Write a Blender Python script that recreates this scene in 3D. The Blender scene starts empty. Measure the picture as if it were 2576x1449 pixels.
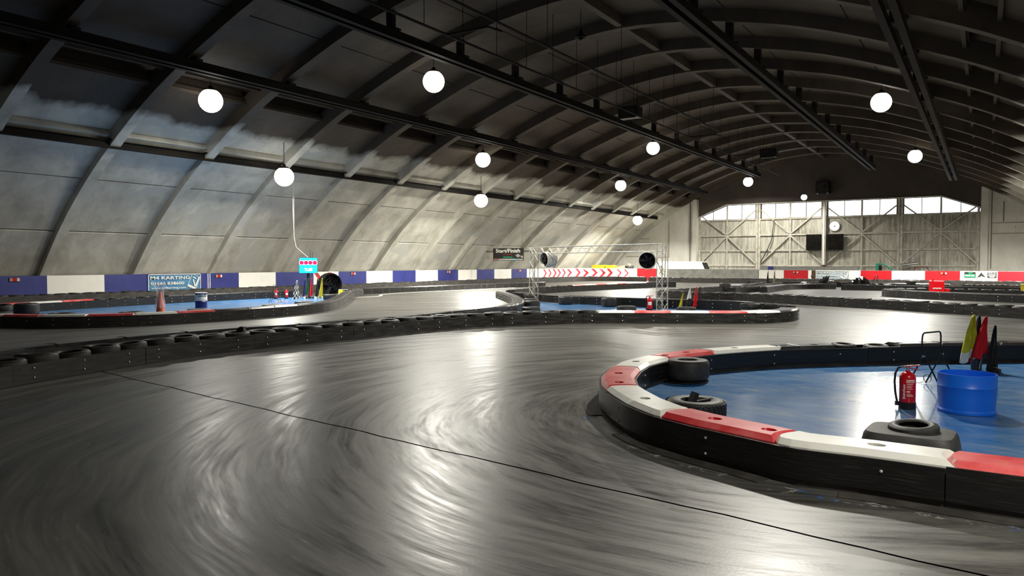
import bpy, bmesh, math, random
from mathutils import Vector, Matrix
random.seed(7)
R = math.radians
S = bpy.context.scene
C = S.collection
# ------------------------------------------------------------------ camera, world, exposure
H = 1.75
cam_d = bpy.data.cameras.new('camera'); cam = bpy.data.objects.new('camera', cam_d); C.objects.link(cam)
cam_d.sensor_width = 36.0; cam_d.lens = 36.0 * 1860 / 2576
cam_d.clip_start = 0.05; cam_d.clip_end = 400
cam.location = (0, 0, H)
cam.rotation_euler = (R(90 - 1.986), 0, R(32.6386))
S.camera = cam
S.view_settings.view_transform = 'Standard'; S.view_settings.look = 'None'
S.view_settings.gamma = 1.0; S.view_settings.use_curve_mapping = False
S.view_settings.exposure = 0.15
world = bpy.data.worlds.new('overcast_sky'); S.world = world; world.use_nodes = True
wb = world.node_tree.nodes['Background']; wb.inputs[0].default_value = (0.98, 0.97, 1.0, 1); wb.inputs[1].default_value = 4.5
LAMP_W = 1500.0      # watts per hall lamp

# ------------------------------------------------------------------ materials
def new_mat(name):
    m = bpy.data.materials.new(name); m.use_nodes = True
    nt = m.node_tree; b = nt.nodes['Principled BSDF']
    return m, nt, b
def nd(nt, t, **kw):
    n = nt.nodes.new(t)
    for k, v in kw.items(): setattr(n, k, v)
    return n
def noise(nt, vec, scale, detail=4.0, rough=0.6, dist=0.0):
    n = nd(nt, 'ShaderNodeTexNoise'); n.inputs['Scale'].default_value = scale
    n.inputs['Detail'].default_value = detail; n.inputs['Roughness'].default_value = rough
    n.inputs['Distortion'].default_value = dist
    nt.links.new(vec, n.inputs['Vector']); return n.outputs['Fac']
def ramp(nt, fac, a, b, ca=(0, 0, 0, 1), cb=(1, 1, 1, 1)):
    r = nd(nt, 'ShaderNodeValToRGB'); e = r.color_ramp.elements
    e[0].position = a; e[0].color = ca; e[1].position = b; e[1].color = cb
    nt.links.new(fac, r.inputs[0]); return r.outputs[0]
def mix(nt, fac, c1, c2, mode='MIX'):
    m = nd(nt, 'ShaderNodeMix', data_type='RGBA', blend_type=mode)
    for i, v in ((0, fac), (6, c1), (7, c2)):
        if hasattr(v, 'is_linked'): nt.links.new(v, m.inputs[i])
        elif isinstance(v, (tuple, list)): m.inputs[i].default_value = (*v[:3], 1)
        else: m.inputs[i].default_value = v
    return m.outputs[2]
def mapped(nt, scale=(1, 1, 1), world_space=False, rotz=0):
    if world_space:
        o = nd(nt, 'ShaderNodeNewGeometry').outputs['Position']
    else:
        o = nd(nt, 'ShaderNodeTexCoord').outputs['Object']
    mp = nd(nt, 'ShaderNodeMapping'); mp.inputs['Scale'].default_value = scale; mp.inputs['Rotation'].default_value = (0, 0, rotz)
    nt.links.new(o, mp.inputs['Vector']); return mp.outputs[0]
def bump(nt, b, h, strength=0.3, dist=0.02):
    bp = nd(nt, 'ShaderNodeBump'); bp.inputs['Strength'].default_value = strength; bp.inputs['Distance'].default_value = dist
    nt.links.new(h, bp.inputs['Height']); nt.links.new(bp.outputs[0], b.inputs['Normal'])
def pm(name, col, rough=0.5, metal=0.0, col2=None, scale=4.0, stretch=(1, 1, 1), lo=0.4, hi=0.7, bmp=0.0, wspace=False, spec=0.5, rough2=None):
    """plain procedural material: colour, optionally worn towards col2 by stretched noise"""
    m, nt, b = new_mat(name)
    b.inputs['Base Color'].default_value = (*col, 1); b.inputs['Roughness'].default_value = rough
    b.inputs['Metallic'].default_value = metal; b.inputs['Specular IOR Level'].default_value = spec
    v = mapped(nt, stretch, wspace)
    if col2 is None: col2 = tuple(min(1, c * 0.82) for c in col)
    f = noise(nt, v, scale)
    w = ramp(nt, f, lo, hi)
    nt.links.new(mix(nt, w, col, col2), b.inputs['Base Color'])
    if rough2 is not None:
        mr = nd(nt, 'ShaderNodeMapRange'); mr.inputs['To Min'].default_value = rough; mr.inputs['To Max'].default_value = rough2
        nt.links.new(w, mr.inputs['Value']); nt.links.new(mr.outputs[0], b.inputs['Roughness'])
    if bmp: bump(nt, b, f, bmp)
    return m
def emis(name, col, strength):
    m, nt, b = new_mat(name)
    b.inputs['Base Color'].default_value = (*col, 1); b.inputs['Emission Color'].default_value = (*col, 1)
    b.inputs['Emission Strength'].default_value = strength
    return m

M = {}
M['black_plastic'] = pm('black_plastic', (.007, .007, .0075), .36, col2=(.045, .042, .038), scale=3, stretch=(1.1, 1.1, 26), lo=.52, hi=.85, rough2=.55)
M['scuffed_plastic'] = pm('scuffed_plastic', (.008, .0078, .0075), .4, col2=(.042, .039, .035), scale=2.2, stretch=(1.2, 1.2, 9), lo=.42, hi=.78, rough2=.6)
M['belt_grey'] = pm('belt_grey', (.018, .016, .014), .7, col2=(.06, .053, .046), scale=3, stretch=(1, 1, 3), lo=.4, hi=.75)
M['rubber'] = pm('rubber', (.014, .014, .014), .55, col2=(.04, .038, .035), scale=9, lo=.45, hi=.75)
M['rubber_worn'] = pm('rubber_worn', (.028, .027, .026), .6, col2=(.055, .052, .048), scale=6, lo=.4, hi=.7)
M['cap_red'] = pm('cap_red', (.62, .035, .045), .32, col2=(.78, .2, .19), scale=2.5, lo=.4, hi=.75)
M['cap_red_shaded'] = pm('cap_red_shaded', (.55, .004, .015), .4)  # deeper copy of the red cap, shade of the dished holes in its colour
M['cap_white'] = pm('cap_white', (.78, .77, .72), .3, col2=(.6, .59, .53), scale=4, lo=.5, hi=.8)
M['cap_white_shaded'] = pm('cap_white_shaded', (.5, .5, .42), .5)  # darker copy of the white cap with the recess shade painted in
M['cap_black'] = pm('cap_black', (.015, .015, .016), .28, col2=(.05, .05, .05), scale=4, lo=.5, hi=.8)
M['steel_bolt'] = pm('steel_bolt', (.75, .75, .74), .3, metal=.6)
M['dark_steel'] = pm('dark_steel', (.01, .0095, .009), .7, spec=.15, col2=(.03, .024, .018), scale=3, stretch=(1, .4, 1), wspace=True)
M['rail_steel'] = pm('rail_steel', (.008, .0075, .007), .7, spec=.12, col2=(.02, .016, .012), scale=2, stretch=(1, .3, 1), wspace=True)
M['grey_steel'] = pm('grey_steel', (.46, .44, .38), .5, col2=(.3, .27, .22), scale=3)
M['alu'] = pm('aluminium', (.5, .48, .43), .45, metal=.2, col2=(.36, .35, .31), scale=9)
M['chrome'] = pm('chrome', (.75, .75, .75), .2, metal=.9)
M['tube_black'] = pm('tube_black', (.012, .01, .011), .3)
M['red_paint'] = pm('extinguisher_red', (.6, .006, .012), .25, col2=(.5, .004, .01))
M['label_white'] = pm('label_white', (.8, .77, .72), .5)
M['drum_blue'] = pm('drum_blue', (.006, .17, .85), .36, col2=(.008, .12, .7), scale=2, stretch=(1, 1, .6))
M['flag_yellow'] = pm('flag_yellow', (.55, .5, .02), .8, col2=(.4, .36, .01), scale=7)
M['flag_red'] = pm('flag_red', (.66, .008, .02), .8, col2=(.5, .004, .012), scale=7)
M['flag_black'] = pm('flag_black', (.014, .013, .014), .85)
M['flag_white'] = pm('flag_white', (.7, .68, .64), .8)
M['flag_green'] = pm('flag_green', (.01, .16, .05), .8)
M['flag_blue'] = pm('flag_blue', (.01, .02, .16), .8)
M['wood_pale'] = pm('pole_wood', (.45, .38, .3), .6)
M['bucket_navy'] = pm('bucket_navy', (.012, .02, .045), .5)
M['wall_blue'] = pm('wall_blue', (.018, .024, .165), .5, col2=(.03, .036, .2), scale=1.6, lo=.4, hi=.75, wspace=True)
M['wall_white'] = pm('wall_white', (.8, .78, .72), .5, col2=(.7, .68, .62), scale=1.4, lo=.5, hi=.8, wspace=True)
M['wall_red'] = pm('wall_red', (.55, .006, .014), .45, col2=(.42, .004, .012), scale=.5, lo=.4, hi=.7, wspace=True)
M['tarp_grey'] = pm('tarp_grey', (.3, .3, .27), .35, col2=(.2, .2, .18), scale=2.2, lo=.4, hi=.7, wspace=True, bmp=.5)
M['wall_core'] = pm('wall_core', (.32, .31, .28), .8)
M['banner_blue'] = pm('banner_blue', (.06, .2, .34), .5, col2=(.05, .14, .3), scale=1.2)
M['banner_pale'] = pm('banner_pale', (.22, .33, .44), .5, col2=(.5, .54, .56), scale=2.0, stretch=(1, 1, 3), lo=.4, hi=.65)
M['print_white'] = pm('print_white', (.85, .83, .76), .5)
M['print_black'] = pm('print_black', (.02, .018, .016), .5)
M['print_red'] = pm('print_red', (.5, .01, .018), .5)
M['print_green'] = pm('print_green', (.01, .25, .12), .5)
M['print_cyan'] = pm('print_cyan', (.05, .5, .55), .5)
M['print_grey'] = pm('print_grey', (.35, .34, .32), .5)
M['orange'] = pm('cone_orange', (.75, .11, .03), .45, col2=(.6, .16, .05))
M['oil_navy'] = pm('oil_navy', (.014, .01, .14), .35)
M['hivis'] = pm('hivis_yellow', (.85, .85, .02), .5)
M['yellow'] = pm('plastic_yellow', (.62, .5, .02), .45)
M['card'] = pm('cardboard', (.3, .24, .16), .8)
M['fan_white'] = pm('fan_white', (.75, .73, .66), .4)
M['fan_black'] = pm('fan_black', (.006, .006, .0065), .45, spec=.2)
M['brown_iron'] = pm('brown_iron', (.07, .03, .02), .7)
M['green_paint'] = pm('green_paint', (.01, .22, .13), .4)
M['steel_grey_panel'] = pm('steel_grey_panel', (.25, .25, .235), .55)
M['navy_panel'] = pm('navy_panel', (.03, .03, .2), .5)
M['lens_red'] = pm('lens_red', (.5, .01, .012), .25)
M['lens_amber'] = pm('lens_amber', (.5, .3, .18), .25)
M['lens_clear'] = pm('lens_clear', (.7, .66, .6), .25)
M['cable'] = pm('cable', (.4, .39, .36), .5)
M['cable_dark'] = pm('cable_dark', (.03, .03, .03), .5)
M['strap_yellow'] = pm('strap_yellow', (.5, .45, .15), .7)
M['lamp_glow'] = emis('lamp_glow', (1.0, .97, .86), 6.0)
M['screen_cyan'] = emis('screen_cyan', (.0, .75, .95), 1.1)
M['screen_red'] = emis('screen_red', (1.0, .0, .05), 1.1)
M['screen_halo'] = emis('screen_halo', (1.0, .72, .95), 1.0)
M['screen_white'] = emis('screen_white', (.85, 1.0, 1.0), 1.0)

def mat_floor():
    m, nt, b = new_mat('track_concrete')
    L = nt.links
    pos = nd(nt, 'ShaderNodeNewGeometry').outputs['Position']
    sub = nd(nt, 'ShaderNodeVectorMath', operation='SUBTRACT'); sub.inputs[1].default_value = (-1.9, 8.6, 0); L.new(pos, sub.inputs[0])
    sep = nd(nt, 'ShaderNodeSeparateXYZ'); L.new(sub.outputs[0], sep.inputs[0])
    ln = nd(nt, 'ShaderNodeVectorMath', operation='LENGTH'); L.new(sub.outputs[0], ln.inputs[0])
    at = nd(nt, 'ShaderNodeMath', operation='ARCTAN2'); L.new(sep.outputs[1], at.inputs[0]); L.new(sep.outputs[0], at.inputs[1])
    wob = noise(nt, pos, .35, 2)
    wr = nd(nt, 'ShaderNodeMath', operation='MULTIPLY_ADD'); L.new(wob, wr.inputs[0]); wr.inputs[1].default_value = .55; L.new(ln.outputs['Value'], wr.inputs[2])
    cx = nd(nt, 'ShaderNodeCombineXYZ'); L.new(wr.outputs[0], cx.inputs[0])
    am = nd(nt, 'ShaderNodeMath', operation='MULTIPLY'); L.new(at.outputs[0], am.inputs[0]); am.inputs[1].default_value = .4
    L.new(am.outputs[0], cx.inputs[1])
    arc = noise(nt, cx.outputs[0], 4.6, 8, .7, .2)         # arcs swept round the corner
    arc2 = noise(nt, cx.outputs[0], 18.0, 4, .7, .1)
    blot = noise(nt, pos, .55, 5, .6)
    fine = noise(nt, pos, 14, 4, .7)
    line = noise(nt, cx.outputs[0], 16, 7, .72, .1)
    c = mix(nt, ramp(nt, arc, .38, .62), (.018, .0175, .016), (.125, .121, .108))
    c = mix(nt, mix(nt, .6, (0, 0, 0), ramp(nt, line, .5, .7)), c, (.026, .025, .023))
    c = mix(nt, mix(nt, .5, (0, 0, 0), ramp(nt, blot, .5, .7)), c, (.03, .029, .026))
    sc = ramp(nt, arc2, .62, .7)
    msk = ramp(nt, noise(nt, pos, .6, 2), .52, .6)
    c = mix(nt, mix(nt, .6, (0, 0, 0), mix(nt, 1.0, sc, msk, 'MULTIPLY')), c, (.27, .265, .235))
    c = mix(nt, .22, c, mix(nt, fine, (.02, .02, .018), (.17, .165, .15)))
    L.new(c, b.inputs['Base Color'])
    rs = mix(nt, .5, arc, line)
    mr = nd(nt, 'ShaderNodeMapRange'); mr.inputs['From Min'].default_value = .38; mr.inputs['From Max'].default_value = .62
    mr.inputs['To Min'].default_value = .25; mr.inputs['To Max'].default_value = .47
    L.new(rs, mr.inputs['Value']); L.new(mr.outputs[0], b.inputs['Roughness'])
    b.inputs['Specular IOR Level'].default_value = .85
    bump(nt, b, noise(nt, pos, 40, 3, .6), .1, .004)
    return m
M['floor'] = mat_floor()

def mat_blue_floor():
    m, nt, b = new_mat('blue_floor_paint')
    pos = nd(nt, 'ShaderNodeNewGeometry').outputs['Position']
    f = noise(nt, mapped(nt, (1, 2.2, 1), True, .6), 1.3, 8, .72, .3)
    g = noise(nt, pos, 6, 4, .7)
    c = mix(nt, ramp(nt, g, .3, .75), (.014, .115, .33), (.024, .155, .4))
    c = mix(nt, ramp(nt, f, .4, .68), c, (.15, .25, .4))
    c = mix(nt, ramp(nt, f, .58, .76), c, (.3, .315, .33))
    nt.links.new(c, b.inputs['Base Color'])
    b.inputs['Roughness'].default_value = .24; b.inputs['Specular IOR Level'].default_value = .6
    bump(nt, b, noise(nt, pos, 9, 4, .6), .1, .006)
    return m
M['blue_floor'] = mat_blue_floor()

def mat_vault(ribs=False):
    m, nt, b = new_mat('vault_rib_paint' if ribs else 'vault_paint')
    pos = nd(nt, 'ShaderNodeNewGeometry').outputs['Position']
    sep = nd(nt, 'ShaderNodeSeparateXYZ'); nt.links.new(pos, sep.inputs[0])
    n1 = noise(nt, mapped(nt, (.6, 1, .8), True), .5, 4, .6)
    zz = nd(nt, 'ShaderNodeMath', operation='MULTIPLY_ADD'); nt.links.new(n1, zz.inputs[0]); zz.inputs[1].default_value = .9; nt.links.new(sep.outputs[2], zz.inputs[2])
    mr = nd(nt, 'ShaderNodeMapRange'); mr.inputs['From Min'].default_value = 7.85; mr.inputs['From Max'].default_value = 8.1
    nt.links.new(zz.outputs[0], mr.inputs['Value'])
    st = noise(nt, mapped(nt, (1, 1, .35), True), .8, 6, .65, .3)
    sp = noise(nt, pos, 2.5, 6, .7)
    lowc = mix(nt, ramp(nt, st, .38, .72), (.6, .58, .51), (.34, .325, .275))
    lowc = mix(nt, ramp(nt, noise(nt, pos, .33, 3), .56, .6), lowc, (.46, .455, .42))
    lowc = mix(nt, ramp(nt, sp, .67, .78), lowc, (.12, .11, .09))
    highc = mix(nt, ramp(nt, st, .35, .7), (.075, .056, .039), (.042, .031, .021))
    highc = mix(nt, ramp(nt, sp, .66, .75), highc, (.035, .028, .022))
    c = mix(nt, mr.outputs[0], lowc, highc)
    nt.links.new(c, b.inputs['Base Color']); b.inputs['Roughness'].default_value = .75
    bump(nt, b, mix(nt, .5, st, sp), .35, .06)
    return m
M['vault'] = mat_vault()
M['vault_dark'] = pm('vault_dark', (.06, .05, .042), .85)
def mat_endwall():
    m, nt, b = new_mat('end_wall_paint')
    st = noise(nt, mapped(nt, (1, 1, .6), True), .7, 6, .65)
    sp = noise(nt, mapped(nt, (1.5, 1, .25), True), 2.0, 6, .7)
    c = mix(nt, ramp(nt, st, .42, .7), (.66, .64, .58), (.52, .5, .44))
    c = mix(nt, ramp(nt, sp, .64, .76), c, (.25, .23, .19))
    nt.links.new(c, b.inputs['Base Color']); b.inputs['Roughness'].default_value = .7
    return m
M['endwall'] = mat_endwall()
M['lintel'] = pm('lintel_concrete', (.06, .046, .037), .8, col2=(.04, .031, .026), scale=.6, wspace=True)
def mat_sheet():
    m, nt, b = new_mat('door_sheet')
    v = mapped(nt, (2.6, 1, .22), True)
    a = noise(nt, v, 1.3, 6, .7); d = noise(nt, mapped(nt, (.25, 1, .3), True), 1.1, 3)
    g = noise(nt, mapped(nt, (5, 1, .5), True), 1.6, 5, .7)
    c = mix(nt, ramp(nt, a, .4, .6), (.46, .45, .39), (.29, .27, .22))
    c = mix(nt, ramp(nt, mix(nt, .5, g, d), .52, .66), c, (.11, .095, .07))
    nt.links.new(c, b.inputs['Base Color']); b.inputs['Roughness'].default_value = .6
    return m
M['sheet'] = mat_sheet()
def mat_pane():
    m, nt, b = new_mat('window_glass')
    out = nt.nodes['Material Output']
    tr = nd(nt, 'ShaderNodeBsdfTransparent'); tr.inputs[0].default_value = (.9, .92, .92, 1)
    gl = nd(nt, 'ShaderNodeBsdfGlossy'); gl.inputs['Roughness'].default_value = .05
    mx = nd(nt, 'ShaderNodeMixShader'); mx.inputs[0].default_value = .06
    nt.links.new(tr.outputs[0], mx.inputs[1]); nt.links.new(gl.outputs[0], mx.inputs[2]); nt.links.new(mx.outputs[0], out.inputs['Surface'])
    return m
M['pane'] = mat_pane()
def mat_film():
    m, nt, b = new_mat('clear_film')
    b.inputs['Base Color'].default_value = (.85, .87, .95, 1); b.inputs['Roughness'].default_value = .2
    b.inputs['Alpha'].default_value = .24
    return m
def mat_flecks():
    m, nt, b = new_mat('peeling_paint')
    f = noise(nt, mapped(nt, (1, 1, 1), True), 7, 8, .75, .6); g = noise(nt, mapped(nt, (1, 1, 1), True), 1.4, 3)
    b.inputs['Roughness'].default_value = .6
    nt.links.new(mix(nt, ramp(nt, g, .5, .6), (.3, .29, .26), (.03, .08, .2)), b.inputs['Base Color'])
    nt.links.new(mix(nt, 1.0, ramp(nt, f, .54, .58), ramp(nt, g, .38, .5), 'MULTIPLY'), b.inputs['Alpha'])
    return m
M['flecks'] = mat_flecks()
M['film'] = mat_film()
M['film_white'] = pm('film_white', (.75, .78, .85), .25)

# ------------------------------------------------------------------ mesh helpers
class MB:
    def __init__(s): s.v = []; s.f = []
    def add(s, vs, fs):
        o = len(s.v); s.v += [tuple(v) for v in vs]; s.f += [tuple(i + o for i in f) for f in fs]; return s
    def box(s, c, size, rz=0, rx=0, ry=0):
        x, y, z = (d / 2 for d in size)
        mt = Matrix.Translation(c) @ Matrix.Rotation(rz, 4, 'Z') @ Matrix.Rotation(ry, 4, 'Y') @ Matrix.Rotation(rx, 4, 'X')
        vs = [mt @ Vector((a * x, b * y, d * z)) for a in (-1, 1) for b in (-1, 1) for d in (-1, 1)]
        return s.add(vs, [(0, 1, 3, 2), (4, 6, 7, 5), (0, 4, 5, 1), (2, 3, 7, 6), (0, 2, 6, 4), (1, 5, 7, 3)])
    def b2(s, a, b):
        return s.box([(i + j) / 2 for i, j in zip(a, b)], [abs(j - i) for i, j in zip(a, b)])
    def bar(s, a, b, w, h=None):
        """square bar from a to b"""
        a = Vector(a); b = Vector(b); h = h or w; d = (b - a).normalized()
        up = Vector((0, 0, 1)) if abs(d.z) < .95 else Vector((0, 1, 0))
        x = d.cross(up).normalized() * w / 2; y = x.cross(d).normalized() * h / 2
        vs = [p + i * x + j * y for p in (a, b) for i, j in ((-1, -1), (1, -1), (1, 1), (-1, 1))]
        return s.add(vs, [(3, 2, 1, 0), (4, 5, 6, 7), (0, 1, 5, 4), (1, 2, 6, 5), (2, 3, 7, 6), (3, 0, 4, 7)])
    def tube(s, pts, r, n=8, caps=True):
        pts = [Vector(p) for p in pts]; rs = r if isinstance(r, (list, tuple)) else [r] * len(pts)
        vs = []; fs = []; prev = None
        for i, p in enumerate(pts):
            d = (pts[min(i + 1, len(pts) - 1)] - pts[max(i - 1, 0)]).normalized()
            if prev is None:
                up = Vector((0, 0, 1)) if abs(d.z) < .9 else Vector((1, 0, 0)); x = d.cross(up).normalized()
            else: x = (prev - d * prev.dot(d)).normalized()
            prev = x; y = d.cross(x)
            for k in range(n):
                a = 2 * math.pi * k / n; vs.append(p + (x * math.cos(a) + y * math.sin(a)) * rs[i])
        for i in range(len(pts) - 1):
            for k in range(n):
                k2 = (k + 1) % n; fs.append((i * n + k, i * n + k2, (i + 1) * n + k2, (i + 1) * n + k))
        if caps: fs.append(tuple(range(n - 1, -1, -1))); fs.append(tuple((len(pts) - 1) * n + k for k in range(n)))
        return s.add(vs, fs)
    def lathe(s, prof, n=24, closed=False, center=(0, 0, 0), axis='Z', jitter=None):
        """profile of (radius, height); closed joins last to first"""
        vs = []; fs = []; m = len(prof)
        for k in range(n):
            a = 2 * math.pi * k / n
            for (r, z) in prof:
                p = (r * math.cos(a), r * math.sin(a), z)
                if axis == 'X': p = (p[2], p[0], p[1])
                if axis == 'Y': p = (p[1], p[2], p[0])
                vs.append((p[0] + center[0], p[1] + center[1], p[2] + center[2]))
        for k in range(n):
            k2 = (k + 1) % n
            for i in range(m if closed else m - 1):
                j = (i + 1) % m; fs.append((k * m + i, k2 * m + i, k2 * m + j, k * m + j))
        if not closed:
            if prof[0][0] > 1e-6: fs.append(tuple(k * m for k in range(n - 1, -1, -1)))
            if prof[-1][0] > 1e-6: fs.append(tuple(k * m + m - 1 for k in range(n)))
        return s.add(vs, fs)
    def quad(s, a, b, c, d): return s.add([a, b, c, d], [(0, 1, 2, 3)])
    def prism(s, poly, z0, z1, mt=None):
        """extrude 2-D polygon"""
        n = len(poly); mt = mt or Matrix()
        vs = [mt @ Vector((x, y, z0)) for x, y in poly] + [mt @ Vector((x, y, z1)) for x, y in poly]
        return s.add(vs, [tuple(range(n - 1, -1, -1)), tuple(range(n, 2 * n))] + [(i, (i + 1) % n, n + (i + 1) % n, n + i) for i in range(n)])
    def mesh(s, name, mat, smooth=False, off=(0, 0, 0)):
        me = bpy.data.meshes.new(name)
        me.from_pydata([(v[0] - off[0], v[1] - off[1], v[2] - off[2]) for v in s.v], [], s.f)
        bm = bmesh.new(); bm.from_mesh(me); bmesh.ops.recalc_face_normals(bm, faces=bm.faces); bm.to_mesh(me); bm.free()
        me.materials.append(M[mat] if isinstance(mat, str) else mat)
        if smooth:
            me.polygons.foreach_set('use_smooth', [True] * len(me.polygons))
            try: me.set_sharp_from_angle(angle=R(38))
            except Exception: pass
        me.update(); return me

def tag(o, label=None, cat=None, group=None, kind=None):
    for k, v in (('label', label), ('category', cat), ('group', group), ('kind', kind)):
        if v: o[k] = v
    return o
def link(name, me, parent=None, loc=(0, 0, 0), rot=(0, 0, 0)):
    o = bpy.data.objects.new(name, me); C.objects.link(o)
    o.location = loc; o.rotation_euler = rot
    if parent is not None: o.parent = parent
    return o
def part(name, mb, mat, parent, smooth=False, label=None):
    """mesh given in the parent's local space"""
    o = link(name, mb.mesh(name, mat, smooth), parent)
    if label: o['label'] = label
    return o
def wpart(name, mb, mat, parent, smooth=False, label=None):
    """mesh given in world space under an unrotated top-level thing"""
    o = link(name, mb.mesh(name, mat, smooth, off=parent.location), parent)
    if label: o['label'] = label
    return o
def thing(name, label, cat, loc=(0, 0, 0), rz=0, group=None):
    o = link(name, None, None, loc, (0, 0, rz)); o.empty_display_size = .2
    return tag(o, label, cat, group)
def single(name, mb, mat, label, cat, loc=(0, 0, 0), rot=(0, 0, 0), smooth=False, group=None):
    return tag(link(name, mb.mesh(name, mat, smooth), None, loc, rot), label, cat, group)
def struct(name, mb, mat, smooth=False, label=None):
    o = link(name, mb.mesh(name, mat, smooth)); o['kind'] = 'structure'
    if label: o['label'] = label
    return o
def copy_tree(o, parent=None):
    c = o.copy(); C.objects.link(c)
    if parent is not None: c.parent = parent
    for ch in o.children: copy_tree(ch, c)
    return c
def text_mb(s, size, bold=.0, spacing=1.0):
    cu = bpy.data.curves.new('lettering', 'FONT'); cu.body = s; cu.size = size; cu.offset = bold * size; cu.space_character = spacing
    cu.fill_mode = 'BOTH'; cu.extrude = .004; cu.resolution_u = 3
    o = bpy.data.objects.new('lettering', cu); C.objects.link(o)
    dg = bpy.context.evaluated_depsgraph_get()
    me = bpy.data.meshes.new_from_object(o.evaluated_get(dg))
    mb = MB(); mb.add([tuple(v.co) for v in me.vertices], [tuple(p.vertices) for p in me.polygons])
    bpy.data.objects.remove(o); bpy.data.curves.remove(cu); bpy.data.meshes.remove(me)
    return mb
def xf(mb, mt):
    mb.v = [tuple(mt @ Vector(v)) for v in mb.v]; return mb
def fitted(s, width, height, bold=.02, spacing=1.0):
    """lettering fitted to width x height, origin lower left"""
    mb = text_mb(s, 1.0, bold, spacing)
    xs = [v[0] for v in mb.v]; ys = [v[1] for v in mb.v]
    sx = width / (max(xs) - min(xs)); sy = height / (max(ys) - min(ys)); x0, y0 = min(xs), min(ys)
    mb.v = [((v[0] - x0) * sx, (v[1] - y0) * sy, v[2]) for v in mb.v]; return mb
def M_left(x, y, z):  # plane on the left wall facing +X, u runs along +Y
    return Matrix(((0, 0, 1, x), (1, 0, 0, y), (0, 1, 0, z), (0, 0, 0, 1)))
def M_far(x, y, z):   # plane facing -Y, u runs along +X
    return Matrix(((1, 0, 0, x), (0, 0, -1, y), (0, 1, 0, z), (0, 0, 0, 1)))

# ------------------------------------------------------------------ hall: floor
XC = -13.0; YE = 75.3
fl = MB()
def joint_y(x): return 4.86 - .128 * x + .012 * math.sin(x * 3.1) + .008 * math.sin(x * 7.7)
xs = [12.0 - i * .3 for i in range(81)]     # 12 .. -12
g = .013
for a, b in zip(xs, xs[1:]):
    fl.quad((b, -7, 0), (a, -7, 0), (a, joint_y(a) - g, 0), (b, joint_y(b) - g, 0))
    fl.quad((b, joint_y(b) + g, 0), (a, joint_y(a) + g, 0), (a, 76.2, 0), (b, 76.2, 0))
fl.quad((-38, -7, 0), (-12, -7, 0), (-12, 76.2, 0), (-38, 76.2, 0))
fl_mesh = MB(); fl_mesh.v, fl_mesh.f = fl.v, fl.f
floor = struct('floor', fl_mesh, 'floor', label='dark polished concrete track floor with tyre marks')
for p in floor.data.polygons:
    if p.normal.z < 0: p.flip()
jm = MB()
for a, b in zip(xs + [-12.0], xs[1:] + [-14.0]):
    jm.quad((b, joint_y(b) - .5, -.014), (a, joint_y(a) - .5, -.014), (a, joint_y(a) + .5, -.014), (b, joint_y(b) + .5, -.014))
part('expansion_joint', jm, 'flag_black', floor)

# ------------------------------------------------------------------ hall: vault
PR = [(0, 11.5), (3, 11.25), (5, 10.88), (7.3, 10.3), (10, 9.33), (12.3, 8.38), (14, 7.52), (15.7, 6.5), (17.3, 5.42), (18.9, 4.15), (20.2, 2.92), (21.7, 1.2), (22.6, 0), (23.0, -.5)]
def prof(d):
    d = abs(d)
    if d >= 22.99: d = 22.99
    for i in range(len(PR) - 1):
        if PR[i][0] <= d <= PR[i + 1][0]:
            x0, y0 = PR[i - 1] if i else (-PR[1][0], PR[1][1]); x1, y1 = PR[i]; x2, y2 = PR[i + 1]
            x3, y3 = PR[i + 2] if i + 2 < len(PR) else (2 * x2 - x1, 2 * y2 - y1)
            t = (d - x1) / (x2 - x1); m1 = (y2 - y0) / (x2 - x0) * (x2 - x1); m2 = (y3 - y1) / (x3 - x1) * (x2 - x1)
            t2, t3 = t * t, t * t * t
            return (2 * t3 - 3 * t2 + 1) * y1 + (t3 - 2 * t2 + t) * m1 + (-2 * t3 + 3 * t2) * y2 + (t3 - t2) * m2
def arch(d, off):
    """point on the arch at signed offset d from the crown, pushed outwards by off"""
    e = .02; dz = (prof(d + e) - prof(d - e)) / (2 * e)
    n = Vector((-dz, 1)).normalized()
    return XC + d + n.x * off, prof(d) + n.y * off
def dep(d): return .26 if abs(d) > 15.7 else .5
RIB0, BAY = 12.05, 4.2
ribY = [RIB0 + BAY * k for k in range(-4, 16)]
sh = MB(); N = 60
ds = [-22.9 + 45.8 * i / N for i in range(N + 1)]
for a, b in zip(ds, ds[1:]):
    p, q = arch(a, 1.1), arch(b, 1.1)
    sh.quad((p[0], -8, p[1]), (q[0], -8, q[1]), (q[0], 76.5, q[1]), (p[0], 76.5, p[1]))
for d in (ds[0], ds[-1]):      # foot of the shell down to the ground
    p = arch(d, 1.1); sh.quad((p[0], -8, p[1] + .01), (p[0], 76.5, p[1] + .01), (p[0], 76.5, -1), (p[0], -8, -1))
ceiling = struct('ceiling', sh, 'vault_dark', True, label='arched concrete vault of the hangar')
# ribs share one mesh
rb = MB(); n = 56; W_ = .42; vs = []; fs = []
rd = [-22.55 + 45.1 * i / n for i in range(n + 1)]
for d in rd:
    a = arch(d, 0); b = arch(d, dep(d) + .2)
    vs += [(a[0], -W_ / 2, a[1]), (a[0], W_ / 2, a[1]), (b[0], W_ / 2, b[1]), (b[0], -W_ / 2, b[1])]
for i in range(n):
    for k in range(4): fs.append((i * 4 + k, i * 4 + (k + 1) % 4, i * 4 + 4 + (k + 1) % 4, i * 4 + 4 + k))
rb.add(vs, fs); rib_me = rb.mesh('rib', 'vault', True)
for y in ribY: link('rib', rib_me, ceiling, (0, y, 0))
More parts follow.
